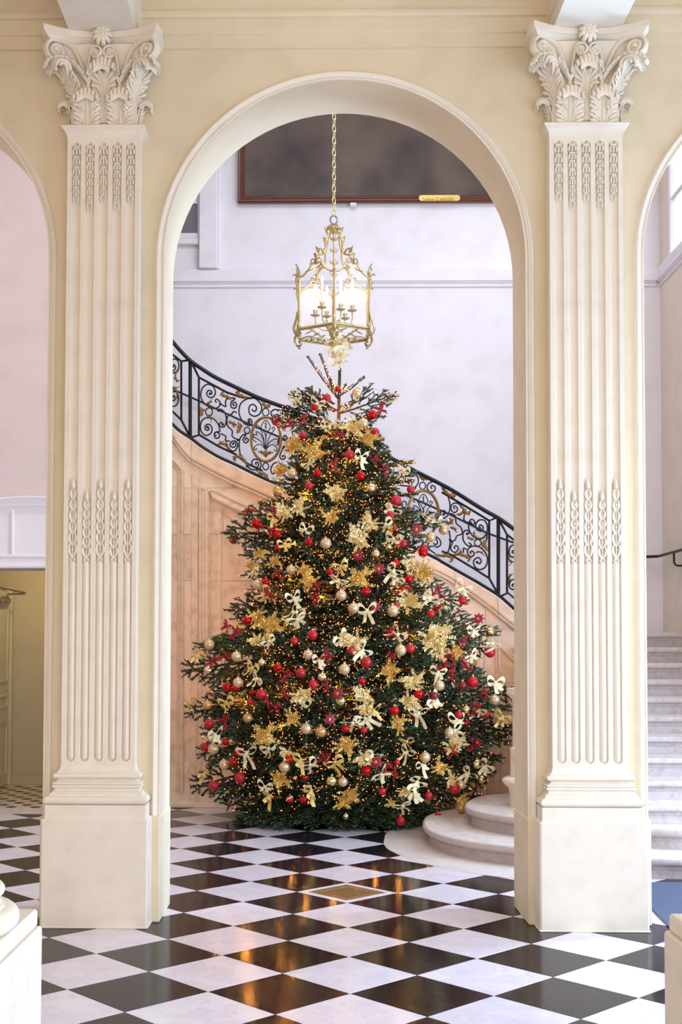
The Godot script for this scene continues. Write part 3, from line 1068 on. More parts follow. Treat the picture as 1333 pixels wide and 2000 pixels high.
func make_floor() -> void:
	var m := Bag.new()
	m.span(Vector3(-5.0, -0.3, BACK), Vector3(RIGHT, -0.013, 3.0))
	var fl := struct("floor", m, M.joint, "polished floor of black and white marble squares laid diagonally")
	var side := TILE_D / sqrt(2.0) - 0.0022
	var t := Bag.new()
	t.box(Vector3(0, -0.0065, 0), Vector3(side, 0.013, side), 0.0012)
	var tile := t.mesh(10.0)
	var turn := Basis(Vector3.UP, -TILE_TURN + PI / 4)
	var rest := [Bag.new(), Bag.new()]
	for j in range(-30, 22):
		for i in range(-20, 20):
			if posmod(i + j, 2) == 0:
				continue
			var p := tile_at(i, j)
			if p.x < -5.2 or p.x > RIGHT + 0.1 or p.z < -12.35 or p.z > 3.2 or (i == -1 and j == 6):
				continue
			if p.z < -11.85 and p.x < -1.9:
				continue
			var black := posmod(j, 2) == 1
			var q := pix(p)
			var seen := p.z < -4.6 and q.x > -90 and q.x < 1425 and q.y < 2060 and not (p.x > 2.35 and p.z < -8.75) and not (p.x > 1.4 and p.z < -9.3)
			if seen:
				var o := MeshInstance3D.new()
				o.name = "floor_tile"
				o.mesh = tile
				o.material_override = M[("black_tile_%d" if black else "white_tile_%d") % rng.randi_range(0, 3)]
				fl.add_child(o, true)
				o.transform = Transform3D(turn * Basis(Vector3.RIGHT, rng.randf_range(-0.0006, 0.0006)), p + Vector3(0, rng.randf_range(-0.0003, 0.0003), 0))
			elif p.z > -11.9:
				rest[1 if black else 0].box(p - Vector3(0, 0.0065, 0), Vector3(side, 0.013, side), 0.0, turn)
	stuff(obj("white_tiles", rest[0], M.white_tile_0, fl, 10.0))
	stuff(obj("black_tiles", rest[1], M.black_tile_0, fl, 10.0))
	# pale border by the doorway and the small-patterned floor beyond it
	m = Bag.new()
	m.span(Vector3(-4.9, -0.012, -11.98), Vector3(-1.86, 0.0005, -11.62))
	obj("threshold_slab", m, M.white_tile_1, fl)
	m = Bag.new()
	m.span(Vector3(-4.75, -0.012, BACK + 0.04), Vector3(-1.86, 0.0, -11.985))
	obj("corridor_slab", m, M.apron_stone, fl)
	t = Bag.new()
	t.box(Vector3.ZERO, Vector3(0.085, 0.008, 0.085), 0.001)
	var dot := t.mesh(10.0)
	for i in 12:
		for j in 12:
			var o := MeshInstance3D.new()
			o.name = "cabochon"
			o.mesh = dot
			o.material_override = M["black_tile_%d" % (i % 4)]
			fl.add_child(o, true)
			o.transform = Transform3D(Basis(Vector3.UP, PI / 4), Vector3(-4.6 + i * 0.25 + (0.125 if j % 2 else 0.0), 0.0, -12.12 - j * 0.165))
	# brass floor grate in a white border
	var g := thing("floor_grate", "square pierced brass air grate set diagonally in the marble floor", "grate", tile_at(-1, 6), -TILE_TURN + PI / 4)
	m = Bag.new()
	var hs := side / 2.0
	for s in [-1, 1]:
		m.box(Vector3(s * (hs - 0.025), -0.0065, 0), Vector3(0.05, 0.013, side), 0.001)
		m.box(Vector3(0, -0.0065, s * (hs - 0.025)), Vector3(side - 0.1, 0.013, 0.05), 0.001)
	obj("marble_border", m, M.white_tile_2, g)
	m = Bag.new()
	var ib := hs - 0.05
	for s in [-1, 1]:
		m.box(Vector3(s * (ib - 0.03), -0.004, 0), Vector3(0.06, 0.01, ib * 2), 0.002)
		m.box(Vector3(0, -0.004, s * (ib - 0.03)), Vector3(ib * 2 - 0.12, 0.01, 0.06), 0.002)
	obj("frame", m, M.grate_brass, g)
	m = Bag.new()
	var ig := ib - 0.06
	for k in range(1, 14):
		var x := -ig + 2.0 * ig * k / 14.0
		m.box(Vector3(x, -0.004, 0), Vector3(0.0085, 0.008, ig * 2))
		m.box(Vector3(0, -0.004, x), Vector3(ig * 2, 0.008, 0.0085))
	stuff(obj("lattice", m, M.grate_brass, g))
	m = Bag.new()
	m.box(Vector3(0, -0.0115, 0), Vector3(ib * 2, 0.002, ib * 2))
	obj("recess", m, M.iron, g)
	# carpet runner
	m = Bag.new()
	m.slab(PackedVector2Array([Vector2(2.105, 7.6), Vector2(2.06, 6.95), Vector2(2.03, 4.0), Vector2(3.95, 4.0), Vector2(3.95, 8.33), Vector2(2.15, 8.33)]), 0.0, 0.008, Transform3D(Basis(Vector3.RIGHT, -PI / 2), Vector3(0, 0.001, 0)))
	tag(obj("carpet", m, M.carpet), "slate blue entrance carpet lying before the stair foot", "carpet")

# ------------------------------------------------------------------ steps
func step_edge(k: int) -> Array:
	# front line of tread k (1 is the lowest), from its far rounded end round to the side wall
	if k == 1:
		return [Vector2(1.55, -11.2), Vector2(1.22, -10.98), Vector2(1.0, -10.6), Vector2(0.915, -10.1), Vector2(0.93, -9.7), Vector2(1.03, -9.38), Vector2(1.22, -9.12), Vector2(1.5, -8.9), Vector2(1.85, -8.68), Vector2(2.25, -8.5), Vector2(2.7, -8.41), Vector2(3.4, -8.39), Vector2(RIGHT, -8.39)]
	if k == 2:
		return [Vector2(1.75, -11.0), Vector2(1.5, -10.8), Vector2(1.34, -10.45), Vector2(1.27, -10.1), Vector2(1.3, -9.82), Vector2(1.42, -9.58), Vector2(1.62, -9.35), Vector2(1.95, -9.1), Vector2(2.35, -8.88), Vector2(2.8, -8.75), Vector2(3.4, -8.71), Vector2(RIGHT, -8.71)]
	var z := -8.40 - 0.318 * (k - 1)
	return [Vector2(1.98, z - 0.02), Vector2(2.3, z), Vector2(3.2, z), Vector2(RIGHT, z)]

func make_steps() -> void:
	var st := Node3D.new()
	st.name = "staircase"
	st.set_meta("kind", "structure")
	tag(st, "flight of worn stone stairs with rounded lowest steps beside the tree", "staircase")
	add_child(st, true)
	var rise := 0.150
	for k in range(1, 13):
		var pts := []
		for q in step_edge(k):
			pts.append(Vector3(q.x, 0, q.y))
		var line := smooth(pts, 5 if k < 3 else 1)
		var y1 := rise * k
		var y0 := y1 - rise - 0.002
		var out := PackedVector3Array()
		for i in line.size():
			var t := (line[mini(i + 1, line.size() - 1)] - line[maxi(i - 1, 0)]).normalized()
			out.append(Vector3(-t.z, 0, t.x))
		var put := func(off: float, y: float) -> PackedVector3Array:
			var r := PackedVector3Array()
			for i in line.size():
				r.append(line[i] + out[i] * off + Vector3(0, y, 0))
			return r
		var a := Bag.new()
		var rr := []
		for q in [[-0.06, y0], [-0.06, y1 - 0.085], [-0.045, y1 - 0.082], [-0.045, y1 - 0.074], [-0.052, y1 - 0.068], [-0.046, y1 - 0.056], [-0.030, y1 - 0.050], [-0.016, y1 - 0.0495]]:
			rr.append(put.call(q[0], q[1]))
		a.grid(rr, false, true)
		var one := Node3D.new()
		one.name = "step"
		st.add_child(one, true)
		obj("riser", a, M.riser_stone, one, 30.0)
		var b := Bag.new()
		rr = []
		for q in [[-0.05, y1 - 0.0495], [-0.014, y1 - 0.0495], [-0.005, y1 - 0.044], [0.0, y1 - 0.033], [0.0, y1 - 0.017], [-0.005, y1 - 0.006], [-0.014, y1 - 0.001], [-0.022, y1]]:
			rr.append(put.call(q[0], q[1]))
		b.grid(rr, false, true)
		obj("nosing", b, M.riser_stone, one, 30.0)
		b = Bag.new()
		var top: PackedVector3Array = rr[rr.size() - 1]
		var flat := PackedVector2Array()
		for p in top:
			flat.append(Vector2(p.x, p.z))
		var deep := BACK + 0.02 if k == 12 else top[top.size() - 1].z - 0.75
		flat.append(Vector2(RIGHT, deep))
		if k < 3:
			flat.append(Vector2(2.2, -11.4))
		else:
			flat.append(Vector2(1.98, deep))
		var ix := Geometry2D.triangulate_polygon(flat)
		for i in range(0, ix.size(), 3):
			var p := flat[ix[i]]
			var q := flat[ix[i + 1]]
			var s := flat[ix[i + 2]]
			if (q - p).cross(s - p) > 0:
				var w := q
				q = s
				s = w
			b.tri(Vector3(p.x, y1, p.y), Vector3(q.x, y1, q.y), Vector3(s.x, y1, s.y))
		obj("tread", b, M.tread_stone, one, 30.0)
	# pale stone apron on the floor round the rounded steps
	var ap := Bag.new()
	var edge := []
	for q in [Vector2(1.3, -11.5), Vector2(0.9, -11.1), Vector2(0.66, -10.6), Vector2(0.595, -10.17), Vector2(0.58, -9.85), Vector2(0.625, -9.55), Vector2(0.79, -9.1), Vector2(1.06, -8.73), Vector2(1.42, -8.45), Vector2(1.9, -8.25), Vector2(2.1, -8.2)]:
		edge.append(Vector3(q.x, 0, q.y))
	var poly := PackedVector2Array()
	for p in smooth(edge, 4):
		poly.append(Vector2(p.x, -p.z))
	poly.append_array(PackedVector2Array([Vector2(2.1, 9.2), Vector2(1.6, 10.5), Vector2(1.5, 11.4)]))
	ap.slab(poly, -0.01, 0.004, Transform3D(Basis(Vector3.RIGHT, -PI / 2), Vector3.ZERO))
	obj("apron_slab", ap, M.apron_stone, st, 20.0)
	# newel pedestal on the second step
	var nw := Bag.new()
	var c := Vector3(1.80, 0.292, -10.12)
	nw.lathe(c, PackedVector2Array([Vector2(0, 0), Vector2(0.145, 0), Vector2(0.145, 0.1), Vector2(0.15, 0.13), Vector2(0.155, 0.16), Vector2(0.2, 0.2), Vector2(0.21, 0.215), Vector2(0.205, 0.235), Vector2(0.18, 0.25), Vector2(0.14, 0.252), Vector2(0.14, 0.48), Vector2(0.145, 0.49), Vector2(0.12, 0.505), Vector2(0.12, 0.9), Vector2(0.17, 0.95), Vector2(0.17, 1.0), Vector2(0, 1.02)]), 28)
	obj("newel", nw, M.limestone_2, st)
	# handrail on the walls, seen through the arch beside the stairs
	var h := thing("wall_handrail", "thin black iron handrail fixed to the walls above the stair landing", "handrail")
	var hr := Bag.new()
	hr.tube(PackedVector3Array([Vector3(3.0, 2.735, BACK + 0.09), Vector3(3.98, 2.735, BACK + 0.09), Vector3(4.06, 2.735, BACK + 0.16), Vector3(4.06, 2.735, -12.4), Vector3(4.06, 2.735, -10.5)]), 0.017, 8)
	obj("rail", hr, M.iron, h)
	for q in [-13.45, -12.2]:
		var br := Bag.new()
		br.tube(PackedVector3Array([Vector3(4.06, 2.73, q), Vector3(4.06, 2.62, q), Vector3(4.075, 2.59, q), Vector3(4.1, 2.58, q), Vector3(RIGHT, 2.58, q)]), 0.012, 6)
		obj("bracket", br, M.iron, h)

# ------------------------------------------------------------------ the stair's stone wall
func wz(x: float) -> float:
	return STAIR + (0.42 * pow(maxf(0.0, x - 1.05), 2.0))

func on_wall(px: float, py: float, off := 0.0) -> Vector3:
	var z := STAIR
	var p := Vector3.ZERO
	for i in 8:
		p = at_z(px, py, z)
		z = wz(p.x) + off
	return at_z(px, py, z)

func table(list: Array, off := 0.0) -> PackedVector2Array:
	var out := PackedVector2Array()
	for q in list:
		var p := on_wall(q[0], q[1], off)
		out.append(Vector2(p.x, p.y))
	return out

func look(t: PackedVector2Array, x: float) -> float:
	var n := t.size()
	if x <= t[0].x:
		return t[0].y + (t[1].y - t[0].y) / (t[1].x - t[0].x) * (x - t[0].x)
	for i in n - 1:
		if x <= t[i + 1].x:
			return lerpf(t[i].y, t[i + 1].y, (x - t[i].x) / (t[i + 1].x - t[i].x))
	return t[n - 1].y + (t[n - 1].y - t[n - 2].y) / (t[n - 1].x - t[n - 2].x) * (x - t[n - 1].x)

var string_top: PackedVector2Array
var string_low: PackedVector2Array

func bead(m: Bag, path: PackedVector3Array, w: float, deep: float, kind := 0) -> void:
	# moulding laid on the wall along a path in its plane; w across, deep proud of it
	var prof := [[-0.5, 0.0], [-0.5, 0.5], [-0.34, 1.0], [-0.14, 0.95], [-0.1, 0.45], [0.05, 0.3], [0.2, 0.28], [0.24, 0.55], [0.42, 0.5], [0.5, 0.0]]
	if kind == 1:
		prof = [[-0.5, 0.0], [-0.5, 1.0], [-0.38, 1.0], [-0.3, 0.7], [0.3, 0.2], [0.5, 0.12], [0.5, 0.0]]
	var rows := []
	for i in path.size():
		var t := (path[mini(i + 1, path.size() - 1)] - path[maxi(i - 1, 0)])
		var t0 := (path[i] - path[maxi(i - 1, 0)]).normalized() if i > 0 else t.normalized()
		t = t.normalized()
		var n := Vector3(-t.y, t.x, 0).normalized()
		var mit := 1.0 / maxf(0.5, absf(Vector3(-t0.y, t0.x, 0).normalized().dot(n)))
		var r := PackedVector3Array()
		for q in prof:
			var p: Vector3 = path[i] + n * (q[0] * w * mit)
			r.append(Vector3(p.x, p.y, wz(p.x) + q[1] * deep))
		rows.append(r)
	m.grid(rows, false, path[path.size() - 1].x < path[0].x)

func wall_path(list: Array) -> PackedVector3Array:
	var out := PackedVector3Array()
	for i in list.size():
		var p := on_wall(list[i][0], list[i][1])
		if i > 0:
			var a := out[out.size() - 1]
			var n := int(ceil(absf(p.x - a.x) / 0.2))
			for k in range(1, n):
				out.append(a.lerp(p, float(k) / n))
		out.append(p)
	return out

func make_stair_wall() -> void:
	string_top = table([[336, 832], [345, 842], [360, 852.5], [376, 863], [400, 880], [430, 898], [460, 912.5], [492, 928], [535, 946], [840, 1088], [863, 1101], [896, 1120], [929, 1138.5], [955, 1154.5], [978, 1170], [1006, 1196]])
	string_low = table([[336, 858], [350.7, 880], [371.4, 904.5], [394, 916.6], [416, 928.7], [450.8, 946], [502.5, 968], [540.5, 985.6], [839, 1117], [871.5, 1131.5], [904, 1153.5], [952.5, 1189], [1007, 1233]])
	var x0 := -1.85
	var x1 := 2.16
	var m := Bag.new()
	# backing behind the stones
	var n := 40
	for i in n:
		var a := lerpf(x0, x1, float(i) / n)
		var b := lerpf(x0, x1, float(i + 1) / n)
		var ha := look(string_top, a) - 0.02
		var hb := look(string_top, b) - 0.02
		var za := wz(a)
		var zb := wz(b)
		m.quad(Vector3(a, 0, za - 0.015), Vector3(b, 0, zb - 0.015), Vector3(b, hb, zb - 0.015), Vector3(a, ha, za - 0.015))
		m.quad(Vector3(b, 0, zb - 0.3), Vector3(a, 0, za - 0.3), Vector3(a, ha, za - 0.3), Vector3(b, hb, zb - 0.3))
		m.quad(Vector3(a, ha, za - 0.015), Vector3(b, hb, zb - 0.015), Vector3(b, hb, zb - 0.3), Vector3(a, ha, za - 0.3))
	var w := struct("wall_stair", m, M.limestone_1, "curved limestone wall under the stair balustrade, with moulded panels")
	# ashlar courses
	var courses := [0.0, 0.47, 1.0, 1.83, 2.32, 2.80, 3.28, 3.8]
	for c in courses.size() - 1:
		var xs := [x0]
		var x: float = x0 + [1.12, 0.62, 0.98, 0.75, 1.2, 0.9, 1.1][c]
		while x < x1 - 0.3:
			xs.append(x)
			x += rng.randf_range(0.8, 1.15)
		xs.append(x1)
		for k in xs.size() - 1:
			var st := Bag.new()
			var top := []
			var bot := []
			var steps := maxi(2, int(ceil((xs[k + 1] - xs[k]) / 0.12)))
			for i in steps + 1:
				var xx: float = lerpf(xs[k] + 0.002, xs[k + 1] - 0.002, float(i) / steps)
				var hi := minf(courses[c + 1] - 0.002, look(string_low, xx) + 0.01)
				var lo: float = courses[c] + 0.002
				if hi > lo + 0.004:
					top.append(Vector2(xx, hi))
					bot.append(Vector2(xx, lo))
			if top.size() < 2:
				continue
			var d := rng.randf_range(-0.0012, 0.0012)
			for i in top.size() - 1:
				var p := [bot[i], bot[i + 1], top[i + 1], top[i]]
				var f := []
				var bk := []
				for q in p:
					f.append(Vector3(q.x, q.y, wz(q.x) + d))
					bk.append(Vector3(q.x, q.y, wz(q.x) - 0.014))
				st.quad(f[0], f[1], f[2], f[3])
				st.quad(f[3], f[2], bk[2], bk[3])
				st.quad(f[1], f[0], bk[0], bk[1])
				if i == 0:
					st.quad(f[0], f[3], bk[3], bk[0])
				if i == top.size() - 2:
					st.quad(f[2], f[1], bk[1], bk[2])
			obj("stone_block", st, M["limestone_%d" % rng.randi_range(0, 2)], w, 20.0)
	# sloping string: stones of the capping band with a bead below
	var cuts := [x0, -1.28, -0.36, 0.55, 1.42, 1.83, x1]
	for k in cuts.size() - 1:
		var st := Bag.new()
		var rows := []
		var steps := 14
		for i in steps + 1:
			var xx: float = lerpf(cuts[k] + 0.0015, cuts[k + 1] - 0.0015, float(i) / steps)
			var hi := look(string_top, xx)
			var lo := look(string_low, xx)
			var z := wz(xx)
			var r := PackedVector3Array()
			for q in [[lo, -0.015], [lo, 0.022], [lo + 0.012, 0.034], [lo + 0.03, 0.034], [lo + 0.042, 0.022], [lo + 0.046, 0.042], [lo + 0.07, 0.046], [lo + 0.075, 0.03], [hi - 0.012, 0.03], [hi, 0.02], [hi, -0.28]]:
				r.append(Vector3(xx, q[0], z + q[1]))
			rows.append(r)
		st.grid(rows, false, true)
		st.fan(rows[0])
		st.fan(rows[steps], true)
		obj("string_stone", st, M["limestone_%d" % (k % 3)], w, 25.0)
	# moulded panels
	m = Bag.new()
	bead(m, wall_path([[399, 1545], [399, 955], [420, 966], [455, 983], [503, 1005], [560, 1032], [700, 1097], [790, 1138], [840, 1164], [880, 1192], [912, 1218], [936, 1245], [940, 1268], [940, 1555]]), 0.12, 0.045)
	obj("panel_moulding", m, M.limestone_0, w, 28.0)
	m = Bag.new()
	bead(m, wall_path([[429, 1540], [429, 998], [460, 1013], [503, 1034], [560, 1062], [700, 1127], [790, 1168], [835, 1192], [868, 1216], [893, 1242], [905, 1268], [905, 1550]]), 0.03, 0.014, 1)
	obj("panel_moulding", m, M.limestone_2, w, 28.0)
	m = Bag.new()
	bead(m, wall_path([[353, 1545], [353, 918], [344, 909], [330, 896]]), 0.07, 0.03)
	obj("panel_moulding", m, M.limestone_1, w, 28.0)
	m = Bag.new()
	bead(m, wall_path([[972, 1560], [972, 1262], [1000, 1284], [1010, 1294]]), 0.05, 0.02)
	obj("panel_moulding", m, M.limestone_0, w, 28.0)
	m = Bag.new()
	var pa := on_wall(371, 1560)
	var pb := on_wall(388, 912)
	m.span(Vector3(pa.x, 0.05, STAIR - 0.01), Vector3(pb.x, look(string_low, pa.x) - 0.10, STAIR + 0.014), 0.005)
	obj("lesene", m, M.limestone_1, w)
	m = Bag.new()
	m.span(Vector3(x0, 0, STAIR - 0.01), Vector3(1.1, 0.055, STAIR + 0.03), 0.01)
	obj("skirting", m, M.limestone_2, w)

# ------------------------------------------------------------------ balustrade
func rail_points(list: Array, ox: float, oy: float, k: float) -> Array:
	var out := []
	for q in list:
		out.append(on_wall(ox + q[0] / k, oy + q[1] / k, -0.10))
	return out

func curl(parent: Node, called: String, list: Array, ox: float, oy: float, k: float, thin: float, m: Material, closed := false, per := 4) -> void:
	var b := Bag.new()
	var path := smooth(rail_points(list, ox, oy, k), per, closed)
	var th := PackedFloat32Array()
	th.resize(path.size())
	th.fill(thin)
	b.tube(path, th, 6, true, closed)
	if not closed and list.size() > 7:
		b.ball(path[path.size() - 1], thin * 1.9, 8)
	obj(called, b, m, parent, 60.0)

func oval(cx: float, cy: float, rx: float, ry: float, n := 16) -> Array:
	var out := []
	for i in n:
		var g := TAU * i / n
		out.append([cx + cos(g) * rx, cy + sin(g) * ry])
	return out

func gilt_leaf(parent: Node, list: Array, ox: float, oy: float, k: float, w: float) -> void:
	# curled leaf with side lobes
	var b := Bag.new()
	var path := smooth(rail_points(list, ox, oy, k), 4)
	var n := path.size()
	var br := PackedFloat32Array()
	var th := PackedFloat32Array()
	for i in n:
		var t := float(i) / (n - 1)
		br.append(0.55 * w * (0.25 + 0.75 * sin(PI * pow(t, 0.8)) * (0.75 + 0.25 * absf(sin(t * 11.0)))) * (1.0 if t < 0.8 else 0.8))
		th.append(0.006 + 0.012 * sin(PI * t))
	var rows := []
	for i in n:
		var t := (path[mini(i + 1, n - 1)] - path[maxi(i - 1, 0)]).normalized()
		var s := t.cross(Vector3(0, 0, 1)).normalized()
		var ring := PackedVector3Array()
		for q in 8:
			var g := TAU * q / 8
			ring.append(path[i] + s * (cos(g) * br[i]) + Vector3(0, 0, 1) * (sin(g) * th[i]))
		rows.append(ring)
	b.grid(rows, true, true)
	for i in range(2, n - 2, 3):
		var t := (path[i + 1] - path[i - 1]).normalized()
		var s := t.cross(Vector3(0, 0, 1)).normalized()
		for e in [-1.0, 1.0]:
			b.tube(smooth([path[i], path[i] + s * e * br[i] * 1.1 + t * br[i] * 0.3 + Vector3(0, 0, 0.006), path[i] + s * e * br[i] * 1.45 + t * br[i] * 0.95], 3), PackedFloat32Array([0.006, 0.007, 0.0075, 0.007, 0.006, 0.004, 0.002]), 6)
	b.ball(path[n - 1], w * 0.36, 8)
	obj("gilt_leaf", b, M.gilt, parent, 55.0)

func bar(parent: Node, called: String, list: Array, ox: float, oy: float, k: float, thin: float, m: Material) -> void:
	var b := Bag.new()
	b.tube(PackedVector3Array(rail_points(list, ox, oy, k)), thin, 4)
	obj(called, b, m, parent, 30.0)

func make_balustrade() -> void:
	var bl := thing("stair_balustrade", "curving black wrought iron balustrade with scrolls and gilt leaves", "balustrade")
	var iron: Material = M.iron
	var hand := Bag.new()
	var list := []
	for q in [[326, 655], [337, 667], [354, 686.5], [373.5, 705.7], [397, 722], [421, 737], [451.5, 752], [484, 767.5], [512, 779.6], [542.7, 791], [569, 801], [660, 844], [750, 888], [784.4, 905.6], [817, 923], [851, 940], [888, 960], [922, 981.5], [952.5, 1000], [973, 1011], [1004, 1033], [1020, 1048]]:
		list.append(on_wall(q[0], q[1], -0.10))
	hand.strap(smooth(list, 4), Vector3(0, 0, 1), 0.032, 0.021, 10)
	obj("handrail", hand, iron, bl, 50.0)
	var base := Bag.new()
	list = []
	for q in [[326, 816], [336, 827], [352, 842], [373.5, 856], [397, 874], [427, 892], [460, 907], [492, 923], [532, 941.5], [686, 1012], [839, 1084], [863, 1097], [896, 1116], [928, 1134], [954.6, 1150], [977, 1164.5], [1006, 1190], [1020, 1203]]:
		list.append(on_wall(q[0], q[1], -0.10))
	base.strap(smooth(list, 4), Vector3(0, 0, 1), 0.022, 0.016, 8)
	obj("base_rail", base, iron, bl, 50.0)
	# --- half towards the panelled end
	var ox := 330.0
	var oy := 650.0
	var k := 4.937
	bar(bl, "post", [[206, 275], [206, 1008]], ox, oy, k, 0.019, iron)
	for q in [[[120, 275], [120, 840]], [[290, 430], [290, 985]], [[30, 205], [120, 275], [200, 262]], [[30, 752], [120, 840], [203, 1000]], [[232, 312], [290, 430], [430, 505], [560, 575], [700, 622], [800, 632]], [[215, 1008], [295, 985], [480, 1095], [640, 1170], [760, 1262], [900, 1330]]]:
		bar(bl, "frame_bar", q, ox, oy, k, 0.0115, iron)
	var t := 0.0085
	for q in [
		[[463, 672], [448, 660], [458, 640], [485, 655], [495, 690], [470, 722], [420, 728], [350, 688], [310, 620], [320, 540], [370, 497], [425, 515], [450, 570], [430, 618], [390, 622], [365, 590], [380, 558], [410, 562], [415, 585], [398, 588]],
		[[640, 700], [622, 698], [620, 678], [640, 670], [655, 700], [635, 728], [600, 712], [605, 665], [640, 632], [570, 632], [545, 670], [550, 712], [497, 685]],
		[[462, 990], [445, 990], [440, 968], [465, 958], [490, 985], [480, 1012], [450, 1015], [438, 985], [460, 955], [492, 950], [470, 870], [400, 815], [330, 835], [305, 890], [315, 955], [360, 990], [408, 965], [415, 912], [385, 882], [352, 897], [352, 930], [378, 940], [388, 918], [372, 910]],
		[[478, 762], [475, 745], [500, 738], [540, 770], [555, 840], [540, 900], [505, 908], [487, 880], [508, 864], [520, 885]],
		[[655, 770], [625, 760], [605, 785], [575, 795], [560, 840], [568, 900], [612, 945], [612, 1000], [668, 1032]],
		[[625, 1082], [615, 1068], [640, 1062], [645, 1090], [618, 1105], [592, 1085], [605, 1050], [645, 1045], [665, 1085], [640, 1135], [600, 1135], [560, 1090]],
		[[805, 735], [812, 752], [835, 755], [845, 720], [812, 690], [775, 715], [780, 780], [830, 805], [882, 775], [893, 700], [830, 632], [750, 640], [690, 690], [678, 780], [720, 865], [780, 895], [802, 860], [785, 830], [765, 842], [775, 857]],
		[[745, 1040], [738, 1025], [755, 1015], [768, 1040], [740, 1062], [715, 1030], [745, 980], [700, 998], [678, 1070], [690, 1190]],
		[[850, 1272], [838, 1264], [845, 1246], [868, 1262], [855, 1295], [815, 1290], [800, 1250], [825, 1220], [872, 1230], [892, 1280], [860, 1320], [795, 1315], [755, 1285]],
		[[500, 972], [550, 1000], [545, 1038], [590, 1045]],
		[[1030, 800], [1040, 785], [1060, 800], [1045, 830], [1005, 815], [985, 770], [1020, 740], [1060, 750]],
		[[1120, 1010], [1108, 1000], [1125, 990], [1140, 1015], [1110, 1040], [1090, 1010]],
		[[1105, 1200], [1095, 1190], [1112, 1180], [1122, 1205], [1095, 1222], [1070, 1195], [1085, 1150], [1110, 1100]],
		[[1050, 1300], [1040, 1285], [1065, 1280], [1075, 1310], [1040, 1340], [1000, 1360], [985, 1310], [1020, 1255], [1075, 1262], [1095, 1300]],
		[[52, 332], [40, 325], [52, 308], [66, 335], [45, 365], [20, 345], [22, 280], [60, 250], [95, 290], [90, 360], [60, 385], [30, 385]],
		[[45, 630], [35, 620], [50, 605], [62, 630], [45, 655], [15, 630], [30, 575], [75, 570], [95, 620], [80, 690], [40, 710], [10, 690]]]:
		curl(bl, "scroll", q, ox, oy, k, t, iron)
	for q in [[388, 762, 33, 38], [755, 942, 26, 30], [935, 765, 31, 37], [935, 1288, 28, 34]]:
		curl(bl, "ring", oval(q[0], q[1], q[2], q[3], 12), ox, oy, k, 0.007, iron, true)
	curl(bl, "gilt_oval", oval(937, 1027, 143, 212, 24), ox, oy, k, 0.016, M.gilt, true)
	palmette(bl, 935, 1115, 1.0, ox, oy, k)
	for q in [[[[310, 810], [318, 770], [315, 735], [345, 745]], 0.03], [[[330, 690], [370, 683], [405, 665], [410, 645]], 0.018], [[[320, 850], [360, 818], [405, 825], [405, 865]], 0.018], [[[600, 650], [575, 620], [530, 605], [505, 590], [520, 575]], 0.03], [[[760, 640], [720, 615], [675, 600], [660, 570], [685, 560]], 0.032], [[[560, 1085], [530, 1070], [500, 1060], [480, 1075]], 0.03], [[[590, 1135], [565, 1095], [550, 1050]], 0.024], [[[780, 1300], [740, 1250], [700, 1200], [650, 1190], [625, 1215], [640, 1230]], 0.032], [[[570, 852], [610, 870], [640, 885], [625, 905]], 0.026], [[[655, 970], [680, 930], [680, 880], [700, 900]], 0.034], [[[985, 690], [945, 715], [915, 690], [900, 660]], 0.03], [[[960, 1400], [920, 1360], [880, 1355], [855, 1335]], 0.03], [[[95, 330], [60, 420], [80, 465], [100, 460]], 0.02], [[[98, 640], [75, 560], [45, 530], [95, 525]], 0.02]]:
		gilt_leaf(bl, q[0], ox, oy, k, q[1])
	# --- middle, mostly behind the tree
	for q in [600.0, 660.0, 720.0]:
		var y0: float = 818.0 + (q - 600.0) * 0.475
		for e in [[-18, 36], [18, 60], [-14, 120], [16, 140]]:
			var lx: float = q + e[0]
			var ly: float = y0 + e[1] + e[0] * 0.47
			curl(bl, "scroll", [[lx, ly], [lx - 3, ly - 3], [lx + 3, ly - 6], [lx + 7, ly + 1], [lx, ly + 9], [lx - 10, ly + 3], [lx - 8, ly - 12], [lx + 8, ly - 17], [lx + 20, ly - 4], [lx + 16, ly + 18], [lx - 4, ly + 26]], 0, 0, 1.0, t, iron)
	# --- half towards the stair foot
	ox = 750.0
	oy = 860.0
	bar(bl, "post", [[1106, 752], [1106, 1492]], ox, oy, k, 0.019, iron)
	for q in [[[1018, 775], [1018, 1330]], [[1190, 910], [1190, 1472]], [[560, 500], [640, 548], [830, 660], [1018, 775], [1090, 745]], [[560, 1070], [640, 1098], [870, 1236], [1018, 1330], [1102, 1482]], [[1118, 778], [1190, 910], [1300, 995]], [[1125, 1505], [1198, 1471], [1300, 1555]]]:
		bar(bl, "frame_bar", q, ox, oy, k, 0.0115, iron)
